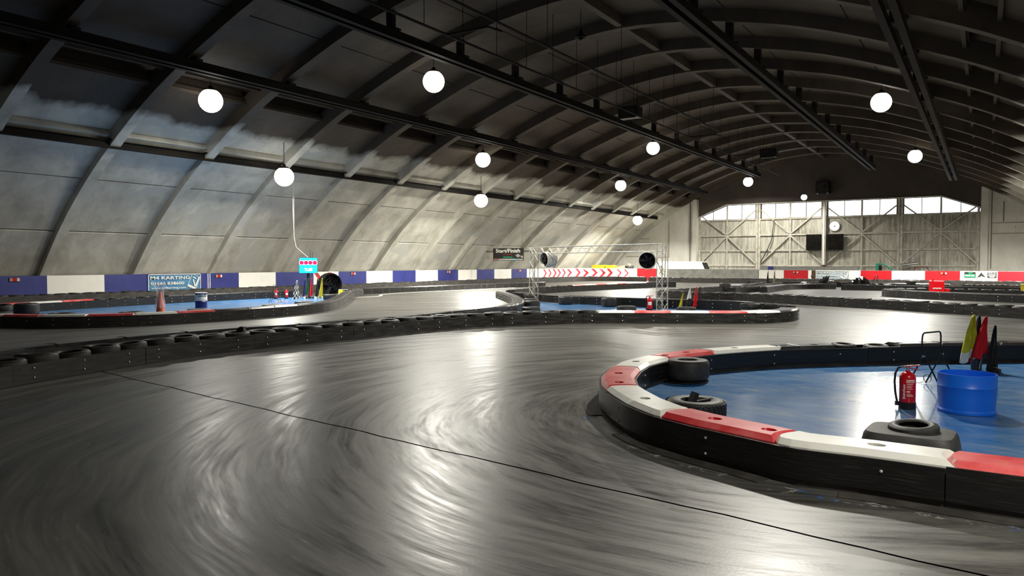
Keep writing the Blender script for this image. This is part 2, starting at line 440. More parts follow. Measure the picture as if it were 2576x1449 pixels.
# shell panels, one mesh per row, one object per bay
rows = [(22.9, 20.25), (20.2, 17.95), (17.9, 15.72), (15.68, 12.95), (12.2, 8.6), (8.55, 4.3), (4.25, 0)]
for sgn in (-1, 1):
    for ri, (d0, d1) in enumerate(rows):
        pb = MB(); k = 9; w = BAY - .02
        st = [d0 + (d1 - d0) * i / k for i in range(k + 1)]
        jit = (.0, .03, .015, 0, 0, 0, 0)[ri]
        P0 = [arch(sgn * d, dep((d0 + d1) / 2) + jit) for d in st]; P1 = [arch(sgn * d, dep((d0 + d1) / 2) + jit + .1) for d in st]
        vs = []
        for a, b in zip(P0, P1): vs += [(a[0], .01, a[1]), (a[0], w, a[1]), (b[0], w, b[1]), (b[0], .01, b[1])]
        fs = [(i * 4 + q, i * 4 + (q + 1) % 4, i * 4 + 4 + (q + 1) % 4, i * 4 + 4 + q) for i in range(k) for q in range(4)]
        fs += [(3, 2, 1, 0), tuple(k * 4 + q for q in range(4))]
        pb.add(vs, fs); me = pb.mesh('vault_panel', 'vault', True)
        for y in ribY[:-1]: link('vault_panel', me, ceiling, (0, y, 0))
for sgn in (-1, 1):     # step where the shell thickens below the lowest beam
    p, q = arch(sgn * 15.7, .24), arch(sgn * 15.7, .75)
    me = MB().quad((p[0], .01, p[1]), (p[0], BAY - .01, p[1]), (q[0], BAY - .01, q[1]), (q[0], .01, q[1])).mesh('shell_step', 'vault')
    for y in ribY[:-1]: link('shell_step', me, ceiling, (0, y, 0))
# ledge above and below each roof slot, ridge beam pieces between the ribs
for sgn in (-1, 1):
    lb = MB()
    for d in (12.12, 13.02):
        p, q = arch(sgn * d, dep(d) - .1), arch(sgn * d, dep(d) + .55)
        lb.bar((p[0], .22, p[1]), (p[0], BAY - .22, p[1]), .12, .12)
        lb.quad((p[0], .2, p[1]), (p[0], BAY - .2, p[1]), (q[0], BAY - .2, q[1]), (q[0], .2, q[1]))
    me = lb.mesh('slot_ledge', 'vault')
    for y in ribY[:-1]: link('slot_ledge', me, ceiling, (0, y, 0))
me = MB().b2((XC - .14, .2, 11.55), (XC + .14, BAY - .2, 12.05)).mesh('ridge_beam', 'vault')
for y in ribY[:-1]: link('ridge_beam', me, ceiling, (0, y, 0))

# ------------------------------------------------------------------ hall: end wall with hangar doors
DX = [-25.2, -22.25, -19.15, -16.1, -12.98, -9.75, -6.6, -3.4, -.47]
ew = MB()
ew.b2((-38, YE, 0), (-25.2, YE + .5, 8.3)); ew.b2((-.47, YE, 0), (12, YE + .5, 8.5))
wall_end = struct('wall_end', ew, 'endwall', label='white painted end wall beside the hangar doors')
ub = MB()
ub.prism([(-38, 8.2), (-25.2, 8.2), (-25.2, 6.4), (-22.3, 7.6), (-3.4, 7.6), (-.47, 6.5), (-.47, 8.4), (12, 8.4), (12, 13.5), (-38, 13.5)], 0, .5, M_far(0, YE + .45, 0))
part('lintel', ub, 'lintel', wall_end)
for x0, x1, zt in ((-25.75, -25.3, 8.25), (-.4, .1, 8.4)):
    part('pier', MB().b2((x0, YE - .35, 0), (x1, YE + .02, zt)), 'endwall', wall_end)
part('lintel_edge', MB().bar((-22.3, YE - .1, 7.58), (-3.4, YE - .1, 7.58), .12, .08).bar((-25.2, YE - .1, 6.38), (-22.3, YE - .1, 7.58), .12, .08).bar((-3.4, YE - .1, 7.58), (-.47, YE - .1, 6.48), .12, .08), 'grey_steel', wall_end)
# block joints and conduits on the white wall
for (x0, z0, x1, z1) in ((-33, 4.3, -30.6, 4.3), (-28.4, 2.3, -28.4, 6.0), (-30.2, 2.3, -28.4, 2.3), (-26.1, 1.5, -26.1, 8.0), (-33.3, 2.4, -31, 2.4), (-31, .4, -31, 2.4), (.35, 1.2, .35, 8.3), (.4, 4.2, 7, 4.2), (.4, 5.1, 5, 5.1), (1.2, 5.2, 1.2, 6.9), (1.9, 7.2, 1.9, 8.3)):
    part('conduit', MB().bar((x0, YE - .03, z0), (x1, YE - .03, z1), .05), 'cable_dark' if z1 > 6.5 else 'card', wall_end)
ZR = (0.0, 1.43, 2.92, 4.45, 6.03, 7.55)
def ztop(x):
    if x < -22.3: return 6.4 + (x + 25.2) / 2.9 * 1.2
    if x > -3.4: return 7.6 - (x + 3.4) / 2.93 * 1.1
    return 7.6
for leaf in range(4):
    x0, xm, x1 = DX[2 * leaf], DX[2 * leaf + 1], DX[2 * leaf + 2]
    yd = YE + .12
    door = thing('door_%d' % (leaf + 1), None, None, ((x0 + x1) / 2, yd, 0)); door['kind'] = 'structure'
    door['label'] = ('sliding hangar door leaf at the left end, chamfered window', 'second sliding hangar door leaf, left of the centre post', 'third sliding hangar door leaf, under the round fan', 'sliding hangar door leaf at the right end')[leaf]
    for (a, w) in ((x0 + .12, .2), (xm, .16), (x1 - .12, .2)):
        wpart('stile', MB().b2((a - w / 2, yd - .1, 0), (a + w / 2, yd + .08, ztop(a) - .02)), 'grey_steel', door)
    for z in ZR[1:5]:
        wpart('rail', MB().b2((x0 + .05, yd - .08, z - .07), (x1 - .05, yd + .08, z + .07)), 'grey_steel', door)
    zt = 6.9
    for (a, b) in (((x0 + .3, zt if leaf else 6.5), (xm - .1, ZR[3] + .15)), ((x1 - .3, zt if leaf < 3 else 6.55), (xm + .1, ZR[3] + .15)), ((xm - .1, ZR[3] - .15), (x0 + .2, ZR[1] + .2)), ((xm + .1, ZR[3] - .15), (x1 - .2, ZR[1] + .2))):
        wpart('brace', MB().bar((a[0], yd - .1, a[1]), (b[0], yd - .1, b[1]), .1, .13), 'grey_steel', door)
    for (a, b) in ((x0, xm), (xm, x1)):
        mid = (a + b) / 2
        for r_ in range(4):
            for (c, e) in ((a, mid), (mid, b)):
                if leaf == 2 and r_ == 3 and c < -12 : 
                    # sheet with the round fan opening
                    hb = MB(); cxh, czh, rr = -12.1, 5.17, .42; sq = [(c - .03, ZR[3] - .02), (e + .02, ZR[3] - .02), (e + .02, ZR[4] + .02), (c - .03, ZR[4] + .02)]
                    bm = bmesh.new()
                    ov = [bm.verts.new((x, z, 0)) for x, z in sq]; iv = [bm.verts.new((cxh + rr * math.cos(t * math.pi / 12), czh + rr * math.sin(t * math.pi / 12), 0)) for t in range(24)]
                    ed = [bm.edges.new((l[i], l[(i + 1) % len(l)])) for l in (ov, iv) for i in range(len(l))]
                    bmesh.ops.triangle_fill(bm, use_beauty=True, edges=ed)
                    bm.verts.index_update()
                    hb.add([(v.co.x, yd + .05, v.co.y) for v in bm.verts], [tuple(v.index for v in f.verts) for f in bm.faces]); bm.free()
                    wpart('sheet', hb, 'sheet', door)
                    continue
                dy = random.uniform(0, .025)
                wpart('sheet', MB().b2((c - .02, yd + .03 + dy, ZR[r_] - .02), (e + .02, yd + .06 + dy, ZR[r_ + 1] + .02)), 'sheet', door)
        # clerestory panes
        in0 = .38 if a > x0 + .2 else .32; 
        pa = a + (.32 if a < xm - .5 else .1); pb_ = b - (.1 if a < xm - .5 else .32)
        if leaf == 0 and a < xm - .5: pa = a + .15
        if leaf == 3 and a > xm - .5: pb_ = b - .05
        pmid = (pa + pb_) / 2
        for (c, e) in ((pa, pmid - .02), (pmid + .02, pb_)):
            wpart('pane', MB().prism([(c, ZR[4] + .1), (e, ZR[4] + .1), (e, ztop(e) - .1), (c, ztop(c) - .1)], 0, .012, M_far(0, yd + .05, 0)), 'pane', door)
        wpart('glazing_bar', MB().b2((pmid - .03, yd, ZR[4]), (pmid + .03, yd + .06, ztop(pmid) - .03)), 'dark_steel', door)
        blank = MB()
        for (c, e) in ((a, pa), (pb_, b)):
            if e - c > .12: blank.b2((c, yd + .02, ZR[4]), (e, yd + .06, min(ztop(c), ztop(e)) - .03))
        blank.b2((a, yd + .02, ZR[4]), (b, yd + .06, ZR[4] + .1))
        hi = [(a, ztop(a) - .1), (b, ztop(b) - .1), (b, ztop(b)), (a, ztop(a))]
        blank.prism(hi, 0, .04, M_far(0, yd + .05, 0))
        wpart('window_surround', blank, 'dark_steel', door)
# centre post of the doors
cp = thing('door_post', 'pale steel centre post between the hangar doors on a rusty foot', 'post', (-12.98, YE - .2, 0))
part('post', MB().b2((-.17, -.1, 1.5), (.17, .1, 7.5)), 'grey_steel', cp)
part('flange', MB().b2((-.06, -.14, 1.5), (.06, -.1, 7.4)), 'wall_white', cp)
part('foot', MB().lathe([(.62, 0), (.6, .9), (.22, 1.35), (.16, 1.55)], 4, center=(0, 0, 0)), 'brown_iron', cp)
# wall behind the camera and the right flank are closed by the vault and this wall
struct('wall_back', MB().b2((-38, -7.5, 0), (12, -7, 13)), 'endwall')

# ------------------------------------------------------------------ painted boundary walls
WX = -34.6; WT = 1.17
poly = [(WX, -6.9), (WX, 61), (-34.3, 63.6), (-33.4, 65.4), (-31.8, 66.4), (-29, 66.3), (-25.5, 65.2), (-16.3, 64.5), (9.2, 64.5)]
S0 = 56.9   # arc length at Y = 50
cum = [0]
for a, b in zip(poly, poly[1:]): cum.append(cum[-1] + math.hypot(b[0] - a[0], b[1] - a[1]))
def along(s):
    for i in range(len(poly) - 1):
        if s <= cum[i + 1] or i == len(poly) - 2:
            t = (s - cum[i]) / (cum[i + 1] - cum[i]); a, b = poly[i], poly[i + 1]
            d = Vector((b[0] - a[0], b[1] - a[1])).normalized()
            return Vector((a[0] + (b[0] - a[0]) * t, a[1] + (b[1] - a[1]) * t)), d
def wall_strip(s0, s1, z0, z1, o0, o1):
    """slab along the wall line, o = distance towards the room (right-hand normal)"""
    st = [s0] + [c for c in cum if s0 + .02 < c < s1 - .02] + [s1]
    mb = MB(); vs = []
    for s in st:
        p, d = along(s); n = Vector((d.y, -d.x))
        a = p + n * o0; b = p + n * o1
        vs += [(a.x, a.y, z0), (b.x, b.y, z0), (b.x, b.y, z1), (a.x, a.y, z1)]
    k = len(st) - 1
    fs = [(i * 4 + q, i * 4 + (q + 1) % 4, i * 4 + 4 + (q + 1) % 4, i * 4 + 4 + q) for i in range(k) for q in range(4)] + [(3, 2, 1, 0), tuple(k * 4 + q for q in range(4))]
    return mb.add(vs, fs)
S_FAR = cum[7]
wall_left = struct('wall_left', wall_strip(0, cum[7] - .01, 0, WT - .02, -.3, -.02), 'wall_core', label='low blue and white painted wall below the vault')
wall_far = struct('wall_far', wall_strip(cum[7] + .01, cum[8], 0, 1.1, -.3, -.02), 'wall_core', label='low red and white painted wall in front of the hangar doors')
edges = [(-6.8, 9.0, 'wall_white'), (9.0, 16.26, 'wall_blue'), (16.26, 18.77, 'wall_white'), (18.77, 26.13, 'wall_blue'), (26.13, 28.65, 'wall_white'), (28.65, 31.5, 'wall_blue'), (31.5, 33.58, 'wall_white'), (33.58, 36.08, 'wall_blue'), (36.08, 38.66, 'wall_white'), (38.66, 41.12, 'wall_blue'), (41.12, 43.69, 'wall_white'), (43.69, 46.22, 'wall_blue'), (46.22, 48.73, 'wall_white'), (48.73, 51.25, 'wall_blue'), (51.25, 53.89, 'wall_white'), (53.89, 56.46, 'wall_blue')]
for y0, y1, m_ in edges:
    part('wall_panel', wall_strip(y0 + 6.9 + .005, y1 + 6.9 - .005, .02, WT + random.uniform(-.01, .01), -.02, .02), m_, wall_left)
for s0, s1, m_ in ((6.46, 9.2, 'wall_white'), (9.2, 14.1, 'wall_white'), (14.1, 21.3, 'wall_white'), (21.31, 23.66, 'wall_red'), (23.66, 24.9, 'wall_white')):
    part('wall_panel', wall_strip(S0 + s0 + .005, S0 + s1 - .005, .02, WT, -.02, .02), m_, wall_left)
part('tarpaulin', wall_strip(S0 + 24.9, cum[7] - .02, .02, 1.13, -.02, .06), 'tarp_grey', wall_left, label='grey creased tarpaulin over the wall')
for x0, x1, m_ in ((-16.3, -14.24, 'wall_white'), (-14.24, -12.32, 'wall_red'), (-12.32, -12.05, 'wall_white'), (-12.05, -11.75, 'brown_iron'), (-11.75, -8.37, 'wall_white'), (-8.37, -6.17, 'wall_red'), (-6.17, -3.89, 'wall_white'), (-3.89, -1.61, 'wall_red'), (-1.61, .75, 'wall_white'), (.75, 4.5, 'wall_red'), (4.5, 9.1, 'wall_white')):
    part('wall_panel', MB().b2((x0 + .005, 64.48, .02), (x1 - .005, 64.52, 1.1 + random.uniform(-.01, .01))), m_, wall_far)
# red chevrons
def chevron(s, w, h, t, zc, mat):
    mb = MB(); pts = [(-w, h / 2), (-w + t, h / 2), (0, 0), (-w + t, -h / 2), (-w, -h / 2), (-t, 0)]
    vs = []
    for o in (.021, .026):
        for (x, z) in pts:
            p, d = along(s + x); n_ = Vector((d.y, -d.x)); q = p + n_ * o; vs.append((q.x, q.y, zc + z))
    mb.add(vs, [(0, 1, 2, 5), (5, 2, 3, 4), (6, 11, 8, 7), (11, 10, 9, 8)] + [(i, (i + 1) % 6, 6 + (i + 1) % 6, 6 + i) for i in range(6)])
    part('chevron', mb, mat, wall_left)
for s in (10.02, 10.93, 11.77, 12.49, 13.29): chevron(S0 + s, .66, .76, .27, .74, 'print_red')
chevron(S0 + 14.14, .64, .7, .27, .76, 'print_red')
for s in (15.2, 16.1, 16.97, 17.78, 18.57): chevron(S0 + s, .68, .78, .3, .74, 'print_red')
for s in (19.51, 20.27): chevron(S0 + s, .52, .74, .15, .72, 'print_red')
chevron(33.45 + 6.9, .8, 1.0, .32, .62, 'print_red'); chevron(32.3 + 6.9, .75, 1.0, .32, .6, 'print_red')

# ------------------------------------------------------------------ tyres
def tyre_mb(ro=.3, w=.2, ri=.165, n=28, tread=False):
    prof_ = [(ri, -w * .36), (ri + .015, -w * .46), (ri + (ro - ri) * .45, -w * .5), (ro - .03, -w * .46), (ro - .006, -w * .36), (ro, -w * .2), (ro, w * .2), (ro - .006, w * .36), (ro - .03, w * .46), (ri + (ro - ri) * .45, w * .5), (ri + .015, w * .46), (ri, w * .36), (ri + .012, w * .3), (ro - .05, w * .3), (ro - .035, 0), (ro - .05, -w * .3), (ri + .012, -w * .3)]
    mb = MB().lathe(prof_, n, closed=True)
    if tread:   # angled tread blocks standing proud
        k = 34
        for i in range(k):
            a = 2 * math.pi * i / k
            for (z, da) in ((w * .33, 0), (w * .13, .05), (-w * .08, .12), (-w * .3, .2)):
                t = a + da
                mb.box((ro * math.cos(t), ro * math.sin(t), z), (.02, 2 * math.pi * ro / k * .72, w * .17), rz=t)
    return mb
TY = tyre_mb().mesh('tyre', 'rubber', True)
TY_SLICK = tyre_mb(.3, .34, .13, 36).mesh('slick_tyre', 'rubber_worn', True)

# ------------------------------------------------------------------ barriers
def resample(pts, step, smooth=True, closed=False):
    P = [Vector(p) for p in pts]
    if smooth:
        Q = []
        for i in range(len(P) - 1):
            p0 = P[i - 1] if i else P[0] * 2 - P[1]; p1, p2 = P[i], P[i + 1]; p3 = P[i + 2] if i + 2 < len(P) else P[-1] * 2 - P[-2]
            for k in range(6):
                t = k / 6
                Q.append(.5 * ((2 * p1) + (p2 - p0) * t + (2 * p0 - 5 * p1 + 4 * p2 - p3) * t * t + (3 * p1 - p0 - 3 * p2 + p3) * t ** 3))
        Q.append(P[-1]); P = Q
    cu = [0]
    for a, b in zip(P, P[1:]): cu.append(cu[-1] + (b - a).length)
    n = max(2, round(cu[-1] / step)); out = []; j = 0
    for i in range(n + 1):
        s = cu[-1] * i / n
        while j < len(cu) - 2 and cu[j + 1] < s: j += 1
        t = (s - cu[j]) / max(1e-9, cu[j + 1] - cu[j]); out.append(P[j].lerp(P[j + 1], t))
    return out, cu[-1]
class Line:
    def __init__(s, pts, step=.12, smooth=True):
        s.p, s.L = resample(pts, step, smooth); s.n = len(s.p) - 1
    def at(s, d):
        x = max(0, min(s.L, d)) / s.L * s.n; i = min(int(x), s.n - 1); t = x - i
        p = s.p[i].lerp(s.p[i + 1], t)
        a = s.p[max(0, i - 1)]; b = s.p[min(s.n, i + 2)]; dr = (b - a).normalized()
        extra = d - max(0, min(s.L, d))
        return p + dr * extra, dr
    def off(s, d, o):
        p, dr = s.at(d); return Vector((p.x - dr.y * o, p.y + dr.x * o))      # o>0 = left of travel
BOLT = MB().lathe([(.013, 0), (.012, .006), (.006, .011), (0, .012)], 8).mesh('bolt', 'steel_bolt', True)
def cap_mesh(ln, s0, s1, w, z, origin, holes, bulge=.07, ch=.05, rise=.045):
    """moulded kerb cap with chamfered edge and dished holes, between arc lengths s0 and s1"""
    k = max(3, int((s1 - s0) / .1)); hw = w / 2
    def ring(ins, zz):
        r_ = []
        for i in range(k + 1): r_.append((s0 + ins * .6 + (s1 - s0 - ins * 1.2) * i / k, -(hw - ins)))
        for j in range(1, 6): r_.append((s1 - ins * .6, -(hw - ins) + 2 * (hw - ins) * j / 6))
        for i in range(k + 1): r_.append((s1 - ins * .6 - (s1 - s0 - ins * 1.2) * i / k, hw - ins))
        for j in range(1, 6): r_.append((s0 + ins * .6, (hw - ins) - 2 * (hw - ins) * j / 6))
        out = []
        for (s, o) in r_:
            e = bulge * (1 - (o / hw) ** 2)
            out.append((s + e, o, zz))
        return out
    rings = [ring(0, z - .05), ring(0, z + .002), ring(ch, z + rise)]
    bm = bmesh.new(); bv = []
    for r_ in rings: bv.append([bm.verts.new(p) for p in r_])
    m_ = len(rings[0])
    for a, b in zip(bv, bv[1:]):
        for i in range(m_): bm.faces.new((a[i], a[(i + 1) % m_], b[(i + 1) % m_], b[i]))
    ed = [bm.edges.get((bv[2][i], bv[2][(i + 1) % m_])) for i in range(m_)]
    hv = []
    for (hs, ho, hr) in holes:
        c = [bm.verts.new((hs + hr * 1.25 * math.cos(t * math.pi / 8), ho + hr * math.sin(t * math.pi / 8), z + rise)) for t in range(16)]
        ed += [bm.edges.new((c[i], c[(i + 1) % 16])) for i in range(16)]; hv.append((c, hs, ho))
    bmesh.ops.triangle_fill(bm, use_beauty=True, use_dissolve=False, edges=ed)
    mat1 = []
    for c, hs, ho in hv:
        d = [bm.verts.new((hs + (v.co.x - hs) * .72, ho + (v.co.y - ho) * .72, z + rise - .04)) for v in c]
        for i in range(16): mat1.append(bm.faces.new((c[i], c[(i + 1) % 16], d[(i + 1) % 16], d[i])))
        mat1.append(bm.faces.new(d))
    for f in mat1: f.material_index = 1
    for v in bm.verts:
        q = ln.off(v.co.x, v.co.y); v.co.x, v.co.y = q.x - origin[0], q.y - origin[1]
    bmesh.ops.recalc_face_normals(bm, faces=bm.faces)
    me = bpy.data.meshes.new('kerb_cap'); bm.to_mesh(me); bm.free(); return me
def board_mb(ln, s0, s1, o, t, z0, z1):
    mb = MB(); k = max(2, int((s1 - s0) / .14)); vs = []
    for i in range(k + 1):
        s = s0 + (s1 - s0) * i / k
        a, b = ln.off(s, o - t / 2), ln.off(s, o + t / 2)
        vs += [(a.x, a.y, z0), (b.x, b.y, z0), (b.x, b.y, z1), (a.x, a.y, z1)]
    fs = [(i * 4 + q, i * 4 + (q + 1) % 4, i * 4 + 4 + (q + 1) % 4, i * 4 + 4 + q) for i in range(k) for q in range(4)] + [(3, 2, 1, 0), tuple(k * 4 + q for q in range(4))]
    return mb.add(vs, fs)
def barrier(label, pts, w=.46, h=.3, tops=None, mat='black_plastic', seg=2.3, bolts=True, smooth=True, holes=False, sides=(1, -1), t=.018, tyre_d=.57, tyre_z=None, name='track_barrier', bolt_sides=None, scale_t=1.0, plinth=False):
    ln = Line(pts, smooth=smooth); o0 = ln.p[len(ln.p) // 2]
    root = thing(name, label, 'barrier', (o0.x, o0.y, 0), group='black track barriers')
    # boards
    n = max(1, round(ln.L / seg))
    for sd in sides:
        for i in range(n):
            a, b = ln.L * i / n + .004, ln.L * (i + 1) / n - .004
            bo = wpart('board', board_mb(ln, a, b, sd * (w / 2 - t / 2 + random.uniform(0, .006)), t, .055 if plinth else .004, h + random.uniform(-.012, .006)), mat, root, True)
            if plinth: wpart('plinth', board_mb(ln, a - .002, b + .002, sd * (w / 2 - .03), .03, .002, .07), 'belt_grey', root, True)
            if bolts and (bolt_sides is None or sd in bolt_sides):
                for f in (.12, .5, .86):
                    s = a + (b - a) * f + random.uniform(-.05, .05); p, dr = ln.at(s); q = ln.off(s, sd * (w / 2 + .007))
                    nn = Vector((-dr.y, dr.x, 0)) * sd
                    rot = Vector((0, 0, 1)).rotation_difference(nn).to_euler()
                    for zf in ((.27, .73) if random.random() > .25 else (.68,)):
                        link('bolt', BOLT, bo, (q.x - o0.x, q.y - o0.y, h * zf), rot)
    # closing boards at both ends
    if len(sides) == 2:
        for s in (0, ln.L):
            a, b = ln.off(s, w / 2), ln.off(s, -w / 2)
            wpart('end_board', MB().bar((a.x, a.y, h / 2), (b.x, b.y, h / 2), t, h - .01), mat, root)
    # top: kerb caps and tyres
    for (s0, s1, kind) in (tops or [(0, 1, 'tyre')]):
        s0 *= ln.L; s1 *= ln.L
        if kind in ('red', 'white', 'black'):
            hl = []
            if holes:
                for f in ((.16, .62) if kind == 'red' else (.45,) if kind == 'white' else (.2, .75)):
                    hl.append((s0 + (s1 - s0) * f, 0, .055))
            me = cap_mesh(ln, s0 + .004, s1 - .004, w - .045, h, o0, hl)
            me.materials.append(M['cap_' + kind]); me.materials.append(M['cap_red_shaded' if kind == 'red' else 'cap_white_shaded' if kind == 'white' else 'cap_black'])
            o = link('kerb_cap', me, root)
            if kind != 'black': o['label'] = 'moulded %s plastic kerb cap' % kind
        elif kind == 'tyre':
            k = max(1, int((s1 - s0) / tyre_d))
            for i in range(k):
                s = s0 + (i + .5) * (s1 - s0) / k; q = ln.off(s, random.uniform(-.02, .02))
                o = link('tyre', TY, root, (q.x - o0.x, q.y - o0.y, (tyre_z if tyre_z else h - .065) + random.uniform(-.015, .02)), (random.uniform(-.06, .06), random.uniform(-.06, .06), random.uniform(0, 6)))
                sc = min(1, (w - .03) / .6) * random.uniform(.96, 1.0) * scale_t; o.scale = (sc, sc, 1)
    return root
def caps(seq, s0, s1):
    n = len(seq); return [(s0 + (s1 - s0) * i / n, s0 + (s1 - s0) * (i + 1) / n, k) for i, k in enumerate(seq)]

near = [(3.4, 6.75), (1.6, 6.36), (.25, 6.25), (-.09, 6.25), (-.75, 6.28), (-1.2, 6.25), (-1.7, 6.44), (-2.1, 6.58), (-2.55, 6.8), (-2.9, 7.1), (-3.25, 7.5), (-3.6, 7.95), (-3.87, 8.5), (-4.05, 9.1), (-4.16, 9.7), (-4.14, 10.3), (-4.02, 10.95), (-3.78, 11.6), (-3.45, 12.2), (-3.1, 12.72), (-2.75, 13.12), (-2.15, 13.7), (-1.5, 14.28), (-.9, 14.85), (0, 15.5), (.6, 15.95), (2.5, 17.2), (4.2, 18.1)]
# arc length fractions of the near barrier found from the nearest point
def frac(ln, x, y): 
    i = min(range(len(ln.p)), key=lambda k: (ln.p[k].x - x) ** 2 + (ln.p[k].y - y) ** 2); return i / ln.n
_l = Line(near)
mk = [frac(_l, *p) for p in ((1.5, 6.3), (-.12, 6.25), (-1.3, 6.27), (-2.42, 6.72), (-3.42, 7.7), (-4.1, 9.15), (-4.12, 10.45), (-3.95, 11.15), (-3.35, 12.35), (-2.25, 13.6))]
near_t = [(0, mk[0], 'white')] + [(mk[i], mk[i + 1], k) for i, k in enumerate(('red', 'white', 'red', 'white', 'red', 'white'))]
# hand placed marks along the far branch
m2 = [frac(_l, *p) for p in ((-4.12, 10.45), (-3.75, 11.65), (-3.0, 12.85), (-2.28, 13.57), (-1.36, 14.42), (-.75, 14.98), (.1, 15.55), (1.0, 16.2), (2.4, 17.1))]
near_t += [(m2[0], m2[1], 'red'), (m2[1], m2[2], 'white'), (m2[2], m2[3], 'black'), (m2[3], m2[4], 'tyre'), (m2[4], m2[5], 'black'), (m2[5], m2[6], 'black'), (m2[6], m2[7], 'black'), (m2[7], m2[8], 'black'), (m2[8], 1, 'black')]
b = barrier('low black barrier with red and white kerb caps curving round the nearest blue floor', near, .46, .3, near_t, holes=True, seg=3.6, smooth=False, plinth=True)
# white tape mark on a black cap
q = _l.off((m2[2] * .62 + m2[3] * .38) * _l.L, 0); p_, d_ = _l.at((m2[2] * .62 + m2[3] * .38) * _l.L)
wpart('tape', MB().bar((q.x - d_.y * .17, q.y + d_.x * .17, .348), (q.x + d_.y * .17, q.y - d_.x * .17, .348), .045, .004), 'label_white', b)
# front barrier of the gantry island (front edge measured, body behind it)
def offset_line(pts, o):
    ln = Line(pts, .4); return [tuple(ln.off(ln.L * i / 40, o)) for i in range(41)]
b3 = [(-10.6, 2.6), (-11.2, 4.2), (-11.6, 5.2), (-11.95, 6.4), (-12.2, 7.4), (-12.38, 8.6), (-12.36, 9.4), (-12.25, 10.6), (-12.12, 11.5), (-12.02, 12.7), (-11.88, 14.4), (-11.55, 15.9), (-11.2, 16.7), (-10.6, 17.5), (-9.7, 18.85), (-9.0, 19.4), (-7.6, 20.2), (-6.6, 20.7), (-5.7, 21.3), (-5.05, 22.1), (-4.75, 23.1), (-4.85, 24.1)]
c3 = offset_line(b3, .31)
l3 = Line(c3, smooth=False)
f1 = frac(l3, -9.5, 19.4)
f2 = frac(l3, -5.3, 22.4)
barrier('long black barrier with tyre tops across the foreground, red and white caps at right', c3, .62, .3, [(0, f1, 'tyre')] + caps(('white', 'red', 'white', 'red', 'white'), f1, f2) + [(f2, 1, 'black')], mat='scuffed_plastic', holes=False, smooth=False, seg=2.5, bolt_sides=(-1,), tyre_z=.265)
# back of the same island, black caps
b3b = [(-12.4, 4.0), (-13.3, 5.1), (-13.7, 6.0), (-13.85, 7.2), (-13.95, 8.4), (-13.92, 9.8), (-13.6, 11.2), (-13.4, 12.3), (-13.15, 14.0), (-13.1, 15.3), (-13.2, 16.8), (-13.3, 18.4), (-13.45, 19.9), (-13.7, 20.9), (-14.3, 22.3), (-15.6, 24.4), (-17.4, 26.8), (-20.3, 30.2)]
barrier('black capped barrier running behind the tyre topped one to a pointed far end', offset_line(b3b, -.22), .44, .3, caps(['black'] * 22, 0, 1), mat='scuffed_plastic', smooth=False, seg=2.2)
barrier('smooth black barrier along the back of the gantry island', [(-18.9, 29.8), (-17.0, 28.85), (-14.3, 27.75), (-12.3, 27.4), (-10.2, 27.2), (-8.0, 27.1), (-6.6, 26.4), (-5.4, 25.4)], .44, .3, caps(['black'] * 14, 0, .86) + [(.86, 1, 'tyre')], seg=2.4)
barrier('black barrier with small red and white caps behind the gantry', [(-20.2, 31.4), (-21.2, 35.5), (-21.1, 38.5), (-20.7, 42), (-20.1, 46), (-19.5, 49.2), (-18.6, 50.4)], .5, .34, [(0, .42, 'tyre')] + caps(('red', 'white', 'red', 'white', 'red', 'white', 'white'), .42, .85) + [(.85, 1, 'black')], mat='scuffed_plastic', seg=2.0)
# left island
b6 = [(-25.5, 8.4), (-23.5, 8.9), (-22.0, 9.35), (-20.9, 9.85), (-20.1, 10.7), (-19.5, 11.8), (-19.25, 13.1), (-19.05, 14.4), (-19.15, 15.6), (-19.3, 17.0), (-19.65, 18.3), (-20.3, 19.5), (-21.7, 21.3), (-23.8, 23.7), (-25.6, 25.7), (-26.6, 26.9), (-27.3, 28.3), (-28.2, 29.0)]
c6 = offset_line(b6, .24); l6 = Line(c6, smooth=False)
g1 = frac(l6, -19.4, 13.7)
barrier('black barrier with red and white caps in front of the left blue floor', c6, .48, .3, caps(('white', 'red', 'white', 'red', 'white', 'red', 'white', 'red'), 0, g1) + caps(['black'] * 17, g1, 1), mat='scuffed_plastic', smooth=False, seg=2.2, bolt_sides=(-1,))
b7 = [(-27.9, 10.2), (-28.3, 12), (-28.6, 13.4), (-28.9, 15.4), (-29.25, 17.6), (-29.5, 19.6), (-29.5, 22), (-29.45, 24), (-29.4, 25.6)]
l7 = Line(b7); k1 = frac(l7, -28.75, 15.2)
barrier('black barrier along the wall side of the left blue floor, red cap at mid length', b7, .46, .3, caps(('white', 'red', 'white', 'red'), 0, k1) + [(k1, k1 + .22, 'tyre')] + caps(['black'] * 9, k1 + .22, 1), seg=2.2)
barrier('low black barrier at the foot of the blue and white wall beyond the left island', [(-29.0, 29.3), (-28.8, 33), (-28.5, 37), (-28.2, 41), (-27.6, 45), (-27.4, 47)], .44, .28, caps(['black'] * 10, 0, 1), seg=2.2, mat='scuffed_plastic')
barrier('grey tyre bank behind belting at the foot of the blue and white wall', [(-32.9, 10), (-32.9, 25), (-32.8, 40), (-32.6, 52), (-32.3, 58), (-31.6, 61.4), (-29.5, 63.2), (-26, 63.0)], .62, .4, [(0, 1, 'tyre')], mat='belt_grey', seg=3.0, bolts=False, sides=(1, -1), t=.03)
